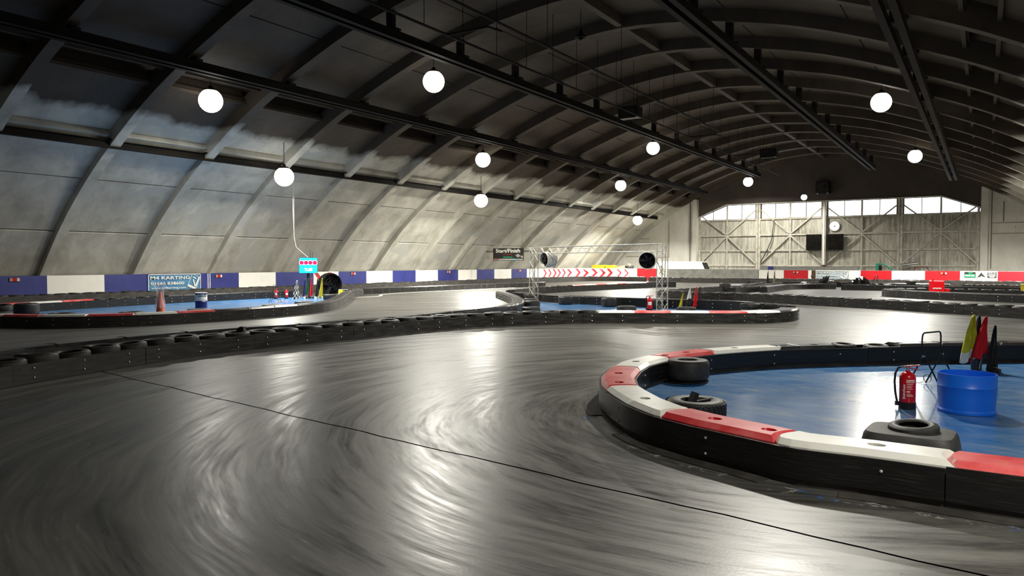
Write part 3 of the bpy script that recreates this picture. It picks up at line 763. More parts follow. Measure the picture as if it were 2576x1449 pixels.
# right and far field
barrier('black barrier with tyre tops crossing behind the nearest island to the right', [(-13.7, 35.3), (-12.8, 34.6), (-11.2, 34.0), (-9.5, 34.0), (-7.5, 33.2), (-4.6, 31.7), (-2.9, 30.8), (-1.4, 29.9), (1.1, 28.2), (3.6, 26.4)], .6, .32, [(0, 1, 'tyre')], mat='scuffed_plastic', seg=2.4, tyre_z=.27, bolt_sides=(-1,))
barrier('black barrier rounding the far right island, tyres inside', [(5.2, 37.0), (1.5, 38.7), (-.6, 39.6), (-2.4, 40.5), (-3.8, 41.8), (-4.3, 43.0), (-3.7, 44.4), (-2.3, 45.3), (0, 45.6), (4.5, 45.2)], .5, .32, caps(['black'] * 9, 0, .45) + [(.45, 1, 'tyre')], seg=2.4, bolt_sides=(1,))
barrier('thin black barrier bending into the far middle track', [(-10.9, 44.2), (-11.0, 47), (-10.9, 49.6), (-10.3, 51.2), (-9.3, 52.1), (-8.3, 52.4)], .45, .3, caps(['black'] * 8, 0, 1), seg=2.4)
barrier('thin black barrier right of the narrow gap in the far track', [(-7.7, 51.0), (-6, 51.0), (-2.9, 51.0), (1.8, 50.8), (6, 50.4)], .45, .3, caps(['black'] * 9, 0, 1), seg=2.4)
barrier('black barrier slanting away between the flags and the far tarpaulin', [(-14.0, 37.6), (-13.4, 40.5), (-13.1, 43.3), (-12.8, 46), (-13.2, 50), (-13.4, 54.5)], .5, .3, [(0, .3, 'tyre')] + caps(['black'] * 3, .3, .5) + [(.5, 1, 'tyre')], seg=2.4, mat='scuffed_plastic')
barrier('small forked black barrier with tyres in the far middle track', [(-12.2, 42.3), (-11.7, 44.5), (-11.8, 47.5), (-12.2, 51), (-12.2, 54)], .5, .3, [(0, 1, 'tyre')], seg=2.4, bolts=False)
barrier('dark tyre bank at the foot of the grey tarpaulin and far wall', [(-25.5, 63.0), (-21.5, 62.2), (-16, 62.3), (-10, 62.5), (-4, 62.6), (3, 62.6), (8, 62.6)], .6, .4, [(0, 1, 'tyre')], mat='belt_grey', seg=3.0, bolts=False)
barrier('far black barrier in front of the parked karts', [(-15, 56.2), (-11, 56.6), (-6, 56.4), (-2, 56.4)], .45, .3, caps(['black'] * 8, 0, 1), seg=2.4)
barrier('far right black barrier behind the red crash box', [(-1.2, 55.4), (1.5, 55.0), (6, 54.6)], .5, .32, [(0, 1, 'tyre')], seg=2.4)

# ------------------------------------------------------------------ painted floor areas
def pave(pts, z, name, mat, label=None):
    bm = bmesh.new(); vv = [bm.verts.new((x, y, z)) for x, y in pts]
    ed = [bm.edges.new((vv[i], vv[(i + 1) % len(vv)])) for i in range(len(vv))]
    bmesh.ops.triangle_fill(bm, use_beauty=True, edges=ed)
    for f in bm.faces:
        f.normal_update()
        if f.normal.z < 0: f.normal_flip()
    me = bpy.data.meshes.new(name); bm.to_mesh(me); bm.free(); me.materials.append(M[mat])
    o = link(name, me, floor)
    if label: o['label'] = label
pave([tuple(_l.off(_l.L * i / 80, -.2)) for i in range(81)], .003, 'painted_floor', 'blue_floor', 'worn blue floor paint inside the nearest island')
pave([tuple(l6.off(l6.L * i / 50, .2)) for i in range(51)] + [(x + .2, y) for x, y in reversed(b7)], .003, 'painted_floor', 'blue_floor', 'worn blue floor paint inside the left island')
pave([(-16.9, 27.9), (-15.6, 26.0), (-14.4, 23.6), (-13.5, 21.4), (-12.7, 19.9), (-11.5, 18.3), (-10.2, 19.2), (-8.6, 20.4), (-6.8, 21.3), (-5.7, 22.3), (-5.3, 23.6), (-5.6, 25.0), (-6.8, 26.1), (-8.2, 26.8), (-10.3, 26.9), (-12.4, 27.1), (-14.3, 27.5)], .003, 'painted_floor', 'blue_floor', 'worn blue floor paint inside the gantry island')
# white line round the left island's end
wl = Line([(-22.2, 20.9), (-24.1, 23.1), (-25.8, 25.1), (-26.6, 26.4), (-26.3, 27.8), (-26.6, 28.8), (-27.7, 30.2), (-28.2, 33), (-27.9, 38), (-27.3, 43)])
part('white_line', board_mb(wl, 0, wl.L, 0, .17, .001, .004), 'wall_white', floor)
part('paint_remnant', board_mb(_l, .03 * _l.L, .34 * _l.L, .4, .16, .0005, .0015), 'flecks', floor, label='peeling pale and blue paint along the near barrier foot')
# thin dark strips on the floor at the foot of the near barrier
for (a, c, o) in ((.34, .46, .31), (.22, .3, .3), (.12, .2, .3)):
    part('dark_strip', board_mb(_l, a * _l.L, c * _l.L, o, .16, .002, .008), 'belt_grey', floor)

# ------------------------------------------------------------------ lamps
def lamp_proto(name, label):
    t = thing(name, label, 'lamp')
    part('housing', MB().lathe([(.0, .46), (.07, .46), (.09, .36), (.2, .33), (.24, .26), (.22, .25), (0, .26)], 28), 'dark_steel', t, True)
    rg = .45
    part('glare_globe', MB().lathe([(rg * math.sin(R(a)), -.12 + rg * math.cos(R(a))) for a in (32, 45, 60, 75, 90, 105, 120, 135, 150, 165, 180)], 32), 'lamp_glow', t, True)  # oversized on purpose, the lamp's glare is built into its shape
    return t
def lamp_light(t, w, size=.7):
    ld = bpy.data.lights.new('lamp_light', 'AREA'); ld.shape = 'DISK'; ld.size = size; ld.energy = w; ld.color = (1.0, .965, .86); ld.spread = R(165)
    o = bpy.data.objects.new('lamp_light', ld); C.objects.link(o); o.parent = t; o.location = (0, 0, -.62)
LAMPS = [(-27.9, 23.67, 5.9, 'lit lamp on the lowest beam, nearest one above the screen', .55),
         (-27.9, 39.8, 5.91, 'lit lamp on the lowest beam, middle one left of the gantry', 1.2),
         (-27.9, 65.66, 5.86, 'lit lamp on the lowest beam, farthest one by the end wall', 2.2),
         (-25.3, 17.95, 8.1, 'bright lamp at upper left below the second beam', .26),
         (-25.3, 36.3, 7.97, 'lit lamp below the second beam, middle one', .9),
         (-25.3, 56.0, 8.16, 'lit lamp below the second beam, farthest one', 1.0),
         (-19.5, 24.4, 9.39, 'largest bright lamp high in the vault below the third beam', 1.0),
         (-19.5, 48.5, 9.75, 'bright lamp by the third beam above the gantry', 1.0),
         (-19.0, 70.9, 9.45, 'small lit lamp by the far end of the third beam', .7),
         (-4.2, 38.1, 9.24, 'bright lamp at upper right beside the fifth beam', 1.3),
         (-4.2, 57.5, 9.1, 'smaller lit lamp at right near the far end of the fifth beam', 1.9),
         (-14.3, 72.5, 7.85, 'small lit lamp just above the hangar door windows', .2)]
for i, (x, y, z, lab, pw) in enumerate(LAMPS):
    t = lamp_proto('high_bay_lamp', lab); t.location = (x, y, z); t['group'] = 'hall lamps'
    zc = prof(x - XC) + .5
    part('suspension', MB().tube([(0, 0, .42), (0, 0, max(.5, zc - z - .12))], .015, 6), 'dark_steel', t)
    if i == len(LAMPS) - 1: t.scale = (.6, .6, .6)
    lamp_light(t, LAMP_W * pw)
# the right hand row goes on above and behind the photographer
for y, pw, lab in ((18.8, 1.0, 'lamp of the right hand row above the nearest blue floor'),):
    t = lamp_proto('high_bay_lamp', lab); t.location = (-4.2, y, 9.24); t['group'] = 'hall lamps'; lamp_light(t, LAMP_W * pw)

t = lamp_proto('high_bay_lamp', 'unseen lamp added low on the right flank beside the photographer'); t.location = (2.4, 3.6, 5.9); t['group'] = 'hall lamps'; lamp_light(t, LAMP_W * .26)  # added lamp out of view, brightens the near barrier and floor
t = lamp_proto('high_bay_lamp', 'unseen lamp added low on the right flank by the far end wall'); t.location = (3.4, 62, 5.9); t['group'] = 'hall lamps'; lamp_light(t, LAMP_W * 1.8)  # added lamp out of view, brightens the right end wall

# ------------------------------------------------------------------ crane rails
def ibeam(mb, x, z, y0, y1, w, h, t=.03):
    mb.b2((x - w / 2, y0, z - h / 2), (x + w / 2, y1, z - h / 2 + t)); mb.b2((x - w / 2, y0, z + h / 2 - t), (x + w / 2, y1, z + h / 2)); mb.b2((x - t / 2, y0, z - h / 2 + t), (x + t / 2, y1, z + h / 2 - t))
rails = [('single dark steel beam bracketed under the ribs at the left, the lowest one', -29.0, 6.38, False),
         ('twin dark crane rail, second from the left', -23.87, 8.72, True), ('twin dark crane rail, third from the left', -18.3, 9.95, True),
         ('twin dark crane rail right of the crown', -8.5, 9.98, True), ('twin dark crane rail at the far right of the vault', -2.4, 8.72, True)]
for lab, x, z, twin in rails:
    r0 = thing('crane_rail', lab, 'beam', (x, 36, 0), group='overhead beams')
    if twin:
        for dx in (-.2, .2):
            mb = MB(); ibeam(mb, x + dx, z, 1, 73.5 if x < -20 else 72, .2, .3); wpart('beam', mb, 'rail_steel', r0)
    else:
        mb = MB(); ibeam(mb, x, z, 1, 73.5, .24, .3); wpart('beam', mb, 'rail_steel', r0)
    for y in ribY:
        if y < 2 or y > 73: continue
        zs = prof(x - XC); hb = MB()
        if twin: hb.b2((x - .14, y - .1, z + .1), (x + .14, y + .1, max(zs + .1, z + .45))); hb.b2((x - .36, y - .14, z + .15), (x + .36, y + .14, z + .22))
        else: hb.b2((x - .14, y - .16, z + .14), (x + .14, y + .16, zs + .3)); hb.b2((x - .2, y - .28, z + .14), (x + .2, y + .28, z + .19))
        wpart('hanger', hb, 'dark_steel', r0)
# ------------------------------------------------------------------ heater pipes under the crown
for lab, x in (('long thin dark pipe hung on rods under the crown, left one', -15.0), ('long thin dark pipe hung under the crown, right one', -12.9)):
    t = thing('hung_pipe', lab, 'pipe', (x, 30, 9.2), group='hung pipes')
    wpart('pipe', MB().tube([(x, 5, 9.2), (x, 66 if x < -14 else 42, 9.2)], .045, 8), 'dark_steel', t, True)
    k = 0; y = 10.1
    while y < (64 if x < -14 else 41):
        zc = prof(x - XC) + .45
        if x < -14 or k % 3 == 0: wpart('rod', MB().tube([(x, y, 9.2), (x, y, zc)], .012, 5), 'dark_steel', t)
        y += 2.05; k += 1
    if x < -14:
        for y in (19.5, 43, 52): wpart('cross_pipe', MB().tube([(x, y, 9.2), (x + 1.6, y, 9.2), (x + 1.6, y + .8, 9.25)], .04, 6), 'dark_steel', t)
for lab, c in (('dark box heater hung beside the third beam', (-16.7, 38.2, 9.95)), ('small dark heater box hung far under the crown', (-13.4, 55.5, 9.6))):
    t = thing('heater', lab, 'heater', c)
    part('body', MB().b2((-.55, -.4, -.25), (.55, .4, .35)), 'fan_black', t)
    for s in (-1, 1): part('fin', MB().b2((-.5, s * .43 - .03, -.3), (.5, s * .43 + .03, .25)), 'dark_steel', t)
    for s in (-1, 1): part('hanger_rod', MB().tube([(s * .4, 0, .3), (s * .4, 0, 1.5)], .014, 5), 'dark_steel', t)
t = thing('pendant_lamp', 'small unlit black bell lamp hanging high near the crown', 'lamp', (-13.47, 26.0, 10.5))
part('shade', MB().lathe([(.02, .34), (.07, .32), (.09, .15), (.2, .06), (.21, 0), (.19, 0), (.08, .13), (.0, .14)], 20), 'fan_black', t, True)
part('bulb_guard', MB().lathe([(.07, .05), (.06, -.08), (0, -.11)], 12), 'dark_steel', t, True)
part('cord', MB().tube([(0, 0, .33), (0, 0, 1.1)], .012, 5), 'dark_steel', t)
t = thing('unit_heater', 'black box heater fixed above the middle of the hangar doors', 'heater', (-13.05, YE - .5, 8.25))
part('body', MB().b2((-.6, -.4, 0), (.6, .4, 1.15)), 'fan_black', t); part('grille', MB().b2((-.5, -.43, .1), (.5, -.4, 1.05)), 'dark_steel', t)
for s in (-.42, .45): part('bracket_tip', MB().box((s, -.42, -.04), (.12, .06, .1)), 'chrome', t)

# ------------------------------------------------------------------ things on the nearest island
t = thing('slick_tyre', 'tall bald slick tyre at the left tip of the nearest blue floor', 'tyre', (-3.68, 10.55, .028), .4)
part('carcass', tyre_mb(.315, .3, .135, 40), 'rubber_worn', t, True).location = (0, 0, .15)
single('rubber_disc', MB().lathe([(.0, 0), (.36, 0), (.37, .012), (.36, .026), (0, .026)], 36), 'tube_black', 'flat black disc on the blue floor under the bald slick tyre', 'disc', (-3.74, 10.53, .002), smooth=True)
t = thing('treaded_tyre', 'treaded car tyre with a black wedge in it, inside the near barrier', 'tyre', (-2.66, 7.9, .002), .3)
part('carcass', tyre_mb(.32, .25, .15, 40), 'rubber', t, True).location = (0, 0, .125)
tb = MB(); k_ = 36
for i in range(k_):
    a = 2 * math.pi * i / k_
    for (z, da, w_) in ((.2, 0, .045), (.155, .05, .04), (.11, .1, .04), (.065, .16, .04), (.02, .21, .035)):
        tb.box((.322 * math.cos(a + da), .322 * math.sin(a + da), z + .005), (.012, .041, w_), rz=a + da, rx=.35)
part('tread', tb, 'rubber', t)
w = thing('plastic_wedge', 'broken black plastic wedge sticking out of the treaded tyre', 'offcut', (-2.66, 7.9, .12), .9)
part('blade', MB().box((-.05, 0, .1), (.05, .09, .22), ry=.45), 'cap_black', w); part('arm', MB().box((.08, -.02, .1), (.24, .05, .04), ry=-.1), 'cap_black', w)
sm = MB(); gx = 8
vs = [(-.2 + .4 * i / gx, -.15 + .3 * j / gx, .02 + .16 * max(0, math.sin(i * .7) * math.cos(j * .5)) * (j / gx)) for i in range(gx + 1) for j in range(gx + 1)]
sm.add(vs, [(i * (gx + 1) + j, (i + 1) * (gx + 1) + j, (i + 1) * (gx + 1) + j + 1, i * (gx + 1) + j + 1) for i in range(gx) for j in range(gx)])
single('plastic_sheet', sm, 'film_white', 'crumpled clear plastic sheet beside the treaded tyre', 'plastic sheet', (-3.15, 8.35, .004), (0, 0, .5), True)
# squashed square tyre with a small tyre pushed in
def superellipse(a, b, e, n=40):
    out = []
    for i in range(n):
        t_ = 2 * math.pi * i / n; c_, s_ = math.cos(t_), math.sin(t_)
        out.append((a * math.copysign(abs(c_) ** e, c_), b * math.copysign(abs(s_) ** e, s_)))
    return out
t = thing('square_tyre', 'big tyre squashed square behind the near white cap, small tyre pushed in', 'tyre', (-.52, 7.2, .002), -.06)
lv = [(.375, .3, 0), (.38, .31, .06), (.368, .3, .18), (.35, .29, .265), (.33, .27, .295), (.24, .2, .305), (.17, .16, .3), (.16, .15, .22), (.16, .15, .1)]
vs = []; n_ = 40
for a, b_, z in lv: vs += [(x, y, z) for x, y in superellipse(a, b_, (.4 if a > .3 else .9), n_)]
fs = [(i * n_ + k, i * n_ + (k + 1) % n_, (i + 1) * n_ + (k + 1) % n_, (i + 1) * n_ + k) for i in range(len(lv) - 1) for k in range(n_)]
part('carcass', MB().add(vs, fs), 'rubber_worn', t, True)
o = part('inner_tyre', tyre_mb(.2, .12, .115, 32), 'rubber', t, True); o.location = (.02, .02, .3); o.rotation_euler = (.08, -.05, 0)

def extinguisher(label, loc, rz, detail=True, hgt=.52):
    t = thing('fire_extinguisher', label, 'extinguisher', loc, rz, group='red fire extinguishers'); k = hgt / .52
    part('cylinder', MB().lathe([(.085, .075), (.088, .08), (.088, .37), (.08, .4), (.055, .425), (.03, .435), (.028, .455), (0, .455)], 32), 'red_paint', t, True)
    part('base', MB().lathe([(.09, 0), (.094, .005), (.092, .08), (.086, .085), (0, .085)], 32), 'tube_black', t, True)
    part('valve', MB().lathe([(.022, .455), (.024, .48), (.014, .485), (.014, .51), (0, .51)], 14), 'chrome', t, True)
    part('lever', MB().box((.05, 0, .512), (.16, .024, .012), ry=-.1), 'red_paint', t); part('handle', MB().box((.055, 0, .478), (.13, .024, .01), ry=.28), 'red_paint', t)
    part('hose', MB().tube([(-.01, 0, .492), (-.05, 0, .5), (-.1, 0, .48), (-.13, .0, .42), (-.138, 0, .32), (-.13, 0, .2), (-.115, 0, .11), (-.105, 0, .06)], .012, 8), 'tube_black', t, True)
    part('nozzle', MB().box((-.105, 0, .06), (.05, .035, .05)), 'tube_black', t)
    if detail:
        # printing wrapped on the cylinder, facing local -Y
        def wrap(mb, r_=.0888): mb.v = [((r_ + v[2]) * math.sin(v[0] / r_), -(r_ + v[2]) * math.cos(v[0] / r_), v[1]) for v in mb.v]; return mb
        pl = MB()
        for i in range(12): pl.b2((-.024 + i * .0078, .318, 0), (-.024 + (i + 1) * .0078, .352, .0008))
        part('name_plate', wrap(pl), 'label_white', t)
        tx = fitted('Foam', .082, .024, .03); xf(tx, Matrix.Translation((-.018, .323, .001)) @ Matrix.Diagonal((1, 1, .15, 1))); part('lettering', wrap(tx), 'red_paint', t)
        tx = fitted('EnviroFoam', .17, .03, .03); xf(tx, Matrix.Translation((-.035, .125, .0005)) @ Matrix.Rotation(R(90), 4, 'Z') @ Matrix.Diagonal((1, 1, .15, 1))); part('lettering', wrap(tx), 'label_white', t)
        ln_ = MB()
        for (x, z, w_, h_) in ((-.02, .3, .07, .005), (-.02, .288, .05, .002), (-.02, .278, .07, .002), (-.02, .27, .06, .002), (-.02, .26, .05, .003), (-.02, .25, .06, .002), (-.02, .24, .07, .002), (-.02, .205, .035, .015), (-.02, .185, .05, .002), (-.02, .176, .06, .002), (-.02, .16, .075, .008)):
            for i in range(6): ln_.b2((x + w_ * i / 6, z, 0), (x + w_ * (i + 1) / 6, z + h_, .0006))
        part('fine_print', wrap(ln_), 'label_white', t)
    else:
        pl = MB()
        for i in range(10):
            a0, a1 = -.7 + i * .14, -.7 + (i + 1) * .14
            pl.quad((.0892 * math.sin(a0), -.0892 * math.cos(a0), .2), (.0892 * math.sin(a1), -.0892 * math.cos(a1), .2), (.0892 * math.sin(a1), -.0892 * math.cos(a1), .31), (.0892 * math.sin(a0), -.0892 * math.cos(a0), .31))
        part('name_plate', pl, 'label_white', t)
    t.scale = (k, k, k); return t
extinguisher('large red foam extinguisher standing beside the blue half drum', (-.76, 9.95, .003), R(12), True, .525)

def half_drum():
    t = thing('half_drum', 'bright blue plastic half drum cut open, on the nearest blue floor', 'drum', (-.16, 10.12, .003))
    part('shell', MB().lathe([(0, .02), (.26, .02), (.285, .0), (.3, .005), (.303, .03), (.288, .05), (.29, .1), (.3, .2), (.303, .3), (.309, .308), (.303, .316), (.302, .42), (.3, .455), (.29, .455), (.29, .32), (.285, .1), (.27, .04), (0, .035)], 56), 'drum_blue', t, True)
    return t
dr = half_drum(); dr.rotation_euler = (0, 0, .3)

def trolley(label, x, y, k=1.0, wheels=False, rz=0):
    t = thing('folding_stand', label, 'stand', (x, y, .003), rz, group='black folding stands')
    r_ = .011
    part('handle', MB().tube([(0, -.25, .44), (-.02, -.25, .6), (-.02, -.25, .7), (-.02, -.235, .75), (-.02, -.2, .77), (-.02, .2, .77), (-.02, .235, .75), (-.02, .25, .7), (-.02, .25, .6), (0, .25, .44)], r_, 8), 'tube_black', t, True)
    for s in (-.25, .25):
        part('front_leg', MB().tube([(.02, s, .5), (-.22, s, .01)], r_, 8), 'tube_black', t, True)
        part('rear_leg', MB().tube([(-.02, s * .9, .5), (.24, s * .9, .01)], r_, 8), 'tube_black', t, True)
        part('pivot', MB().lathe([(.018, -.015), (.018, .015)], 10, axis='Y', center=(0, s, .45)), 'chrome', t)
        if wheels: part('wheel', MB().lathe([(.05, -.015), (.055, 0), (.05, .015)], 18, axis='Y', center=(.24, s, .055)), 'label_white', t, True)
    if not wheels:
        part('wire_coil', MB().tube([(-.2 + .055 * math.cos(a * .35), .25 + .0004 * a, .075 + .055 * math.sin(a * .35)) for a in range(30)] + [(-.26, .2, .01), (-.35, .05, .004)], .004, 5), 'tube_black', t)
    t.scale = (k, k, k); return t
trolley('black folding tube stand behind the red foam extinguisher', -.6, 11.85, 1.0, False, R(-24))

# flags
def flag(label, loc, rz, mats, h=.85, cloth=.55, spread=.15, lean=(0, 0), seed=1, pole='wood_pale', group='marshal flags', split=None, chequer=False):
    rnd = random.Random(seed)
    t = thing('marshal_flag', label, 'flag', loc, rz, group=group)
    top = Vector((lean[0], lean[1], h))
    part('pole', MB().tube([(0, 0, .0), top], .011, 8), pole, t, True)
    n_, m_ = 14, 14; vs = []; 
    for j in range(n_ + 1):
        f = j / n_; z = h - .01 - cloth * f; c = top * (z / h)
        wd = spread * (.10 + .95 * f ** .8)
        for i in range(m_ + 1):
            u = i / m_ * 2 - 1
            pl_ = .035 * f * math.sin(u * 7 + seed) + .015 * math.sin(u * 13 + f * 4)
            x = c.x + u * wd * .5 - wd * .22; y = c.y + pl_ - .012 - .03 * (1 - abs(u)) * f
            zz = z - .09 * f * (1 - u) * .5 + .03 * f * math.sin(u * 5 + seed)
            vs.append((x, y, zz))
    grid = [(j * (m_ + 1) + i, j * (m_ + 1) + i + 1, (j + 1) * (m_ + 1) + i + 1, (j + 1) * (m_ + 1) + i) for j in range(n_) for i in range(m_)]
    mb = MB().add(vs, grid); o = part('cloth', mb, mats[0], t, True)
    for e in mats[1:]: o.data.materials.append(M[e])
    if split is not None or chequer:
        for p in o.data.polygons:
            j, i = divmod(p.index, m_)
            if chequer: p.material_index = ((i // 3) + (j // 2)) % 2
            elif j / n_ > split: p.material_index = 1
    sol = o.modifiers.new('thickness', 'SOLIDIFY'); sol.thickness = .006
    return t
bk = thing('small_bucket', 'small dark navy bucket holding flags behind the blue half drum', 'bucket', (-.1, 14.1, .003))
part('pail', MB().lathe([(0, .01), (.075, .0), (.085, .19), (.08, .19), (.072, .02), (0, .02)], 24), 'bucket_navy', bk, True); part('rim', MB().lathe([(.084, .18), (.09, .185), (.09, .195), (.082, .195)], 24, closed=True), 'bucket_navy', bk)
CR = R(32.6)
flag('yellow flag with white lower corner in the navy bucket', (-.13, 14.08, .03), CR, ['flag_yellow', 'flag_white'], .88, .68, .3, (-.02, 0), 2, split=.76)
flag('black flag directly behind the yellow flag in the navy bucket', (-.06, 14.16, .03), CR, ['flag_black'], .87, .55, .22, (-.0, .03), 3)
flag('bright red flag standing right of the yellow flag', (-.06, 14.04, .03), CR, ['flag_red'], .86, .62, .26, (.1, 0), 4)
flag('black flag on its own base at the right of the red flag', (.12, 13.95, .003), CR, ['flag_black'], .76, .66, .18, (.03, 0), 5)
single('flag_base', MB().lathe([(0, 0), (.1, 0), (.1, .05), (.03, .08), (.02, .12), (0, .12)], 20), 'tube_black', 'black foot holding the rightmost near black flag', 'base', (.14, 13.99, .003), smooth=True)

# ------------------------------------------------------------------ loose tyres
def loose(label, x, y, z=0.0, sc=(1, 1, 1), rot=(0, 0, 0), me=None):
    o = link('tyre', me or TY, None, (x, y, z + .004 + .1 * sc[2]), rot); o.scale = sc
    return tag(o, label, 'tyre', 'loose tyres on the islands')
loose('tyre leaning on another at the pointed left end of the gantry island', -16.85, 27.8, .12, (1, 1, 1), (0, R(35), .8))
loose('tyre lying under the leaning tyre at the pointed left end of the gantry island', -16.5, 27.25, 0, (1, 1, 1), (0, 0, .3))
loose('wide tyre standing just right of the left gantry tower foot', -14.05, 23.3, 0, (1, 1, 1.75))
loose('tyre lying at the left corner of the gantry island behind the tyre tops', -13.0, 21.5, 0, (1.05, 1.05, 1.2))
loose('wide tyre against the back barrier, left of the gantry middle', -14.7, 27.05, 0, (1, 1, 1.7))
loose('wide tyre against the back barrier, right of the gantry middle', -12.5, 26.6, 0, (1, 1, 1.8))
loose('wide tyre half hidden behind the gantry extinguisher', -10.5, 26.45, 0, (1, 1, 1.7))
loose('flat tyre lying behind the white cap left of the gantry extinguisher', -10.6, 24.0, 0, (1.15, 1.15, 1.1))
loose('flat tyre lying in front of the gantry flags', -8.75, 24.9, 0, (1.1, 1.1, 1.0))
loose('tyre lying near the right end of the gantry island, upper of two', -6.8, 25.8, .17, (1.1, 1.1, .9))
loose('tyre lying near the right end of the gantry island, lower of two', -6.7, 25.6, -.02, (1.15, 1.15, .9))
loose('stacked tyre at the left edge on the left blue floor, wide one', -26.9, 12.0, 0, (1.25, 1.25, 1.95))
loose('flat tyre at the far left edge on the left blue floor', -25.6, 10.6, 0, (1.3, 1.3, 1.2))
loose('flat tyre on top of the flat tyre at the far left edge', -25.9, 10.8, .22, (1.1, 1.1, 1.0), (.1, .06, 0))
loose('flat tyre left of the orange cone, beyond the red cap', -24.0, 11.7, 0, (1.3, 1.3, .95))
loose('flat tyre just left of the orange cone', -22.6, 13.1, 0, (1.25, 1.25, 1.0))
loose('flat tyre in front of the white and navy oil drum', -21.8, 14.9, 0, (1.2, 1.2, 1.1))
loose('flat tyre left of centre in front of the left folding stand', -22.4, 18.4, 0, (1.3, 1.3, .9))
loose('flat tyre in front of the chequered flag', -22.6, 20.1, 0, (1.25, 1.25, 1.1))
loose('tyre beside the yellow box at the right end of the left blue floor', -25.9, 24.6, 0, (1.1, 1.1, 1.3))
loose('single tyre standing on the tyre topped barrier near its middle', -12.55, 15.9, .02, (1, 1, 1.5))
loose('bare wheel hub lying on the barrier tyres at left', -12.65, 9.6, .3, (.3, .3, .55), (.9, .3, 0))
loose('tyre standing at the far bend between the flags and the tarpaulin', -12.9, 43.4, .1, (1.1, 1.1, 2.2))
loose('tyre lying on the far right barrier before the red wall panel', -4.2, 56.5, .27, (1.3, 1.3, 1.3))

# ------------------------------------------------------------------ gantry
def truss(mb, lc, a, b, w, r_=.018, bays=None):
    """square lattice truss from a to b; chords into mb, lacing into lc"""
    a, b = Vector(a), Vector(b); d = (b - a).normalized(); L = (b - a).length
    up = Vector((0, 0, 1)) if abs(d.z) < .9 else Vector((.917, -.4, 0))
    x = d.cross(up).normalized() * w / 2; y = x.cross(d).normalized() * w / 2
    cs = [x + y, x - y, -x - y, -x + y]
    for c in cs: mb.tube([a + c, b + c], r_, 6)
    bays = bays or max(2, int(L / (w * 1.05)))
    for i in range(bays):
        s0, s1 = a + d * L * i / bays, a + d * L * (i + 1) / bays
        for k in range(4):
            c1, c2 = cs[k], cs[(k + 1) % 4]
            if i % 2: c1, c2 = c2, c1
            lc.tube([s0 + c1, s1 + c2], .008, 4, caps=False)
g0, g1_ = Vector((-17.0, 28.35, 0)), Vector((-9.75, 25.2, 0))
ga = thing('truss_gantry', 'silver lattice truss gantry spanning the middle island', 'gantry', ((g0 + g1_) / 2)[:])
for c, lab in ((g0, None), (g1_, None)):
    mb, lc = MB(), MB(); truss(mb, lc, c, c + Vector((0, 0, 2.42)), .27)
    tw = wpart('tower', mb, 'alu', ga); o = link('lacing', lc.mesh('lacing', 'alu', off=ga.location), tw)
    wpart('base_plate', MB().box((c.x, c.y, .01), (.45, .45, .015), rz=-.4), 'alu', ga)
mb, lc = MB(), MB(); truss(mb, lc, g0 + Vector((.1, -.04, 2.28)), g1_ + Vector((-.1, .04, 2.28)), .27)
tw = wpart('beam', mb, 'alu', ga); link('lacing', lc.mesh('lacing', 'alu', off=ga.location), tw)
wpart('side_strut', MB().tube([(-9.62, 25.1, 1.2), (-9.55, 25.05, 2.42)], .02, 6), 'alu', ga)
def drum_fan(label, loc, axis, dia, length, shell, cradle=False, ribs=0, name='drum_fan', roll=.3):
    t = thing(name, label, 'fan', loc)
    d = Vector(axis).normalized(); mt = Vector((0, 0, 1)).rotation_difference(d).to_matrix().to_4x4(); r_ = dia / 2
    pr = [(r_ * .94, -length / 2), (r_, -length / 2), (r_, length / 2), (r_ * .94, length / 2)]
    part('drum', xf(MB().lathe([(r_ * .95, -length / 2), (r_, -length / 2)] + [(r_ + (.02 if i % 2 else 0), -length / 2 + length * (i + .5) / (2 * ribs + 1)) for i in range(2 * ribs + 1)] + [(r_, length / 2), (r_ * .95, length / 2), (r_ * .94, length / 2 - .02), (r_ * .94, -length / 2 + .02)], 40, closed=True), mt), shell, t, True)
    part('back', xf(MB().lathe([(0, length * .12), (r_ * .945, length * .12)], 40), mt), 'fan_black', t)  # opaque black disc across the bore, stands in for the shade inside
    hub = part('hub', xf(MB().lathe([(0, length * .42), (r_ * .16, length * .4), (r_ * .2, -length * .1), (0, -length * .1)], 16), mt), 'fan_black', t, True)
    for k in range(5):
        a = roll + k * 2 * math.pi / 5; bl = MB().box((r_ * .55, 0, length * .26), (r_ * .7, r_ * .34, .012), rx=.5)
        part('blade', xf(bl, mt @ Matrix.Rotation(a, 4, 'Z')), 'fan_black', t)
    grille = MB()
    for q in (.35, .62, .9): grille.tube([(r_ * q * math.cos(a * math.pi / 10), r_ * q * math.sin(a * math.pi / 10), length / 2 - .01) for a in range(21)], .005, 4)
    part('grille', xf(grille, mt), 'fan_black', t)
    return t
t = drum_fan('white drum fan hung under the gantry beam at its left end', (-16.05, 28.0, 1.88), (-.43, -.91, -.05), .66, .5, 'fan_white', ribs=1)
part('strap', MB().tube([(0, 0, .3), (-.1, .03, .33), (.1, -.03, .42)], .02, 6), 'strap_yellow', t)
for a in range(4): part('clip', MB().box((.1 * math.cos(a), -.05 + .2 * math.sin(a * 2), .3 - .18 * a), (.06, .06, .1)), 'rubber', t)
t = drum_fan('drum fan hung under the gantry beam at its right end, dark face to the camera', (-10.42, 25.45, 1.82), (.3, -.95, -.03), .62, .42, 'fan_white', ribs=1, roll=.9)
part('strap', MB().tube([(.1, 0, .3), (.25, -.05, .2), (.45, -.12, -.1), (.58, -.18, -.35)], .018, 6), 'strap_yellow', t)
part('cable_knot', MB().tube([(.58, -.18, -.2), (.66, -.2, -.3), (.6, -.2, -.42), (.68, -.22, -.5)], .035, 6), 'strap_yellow', t)
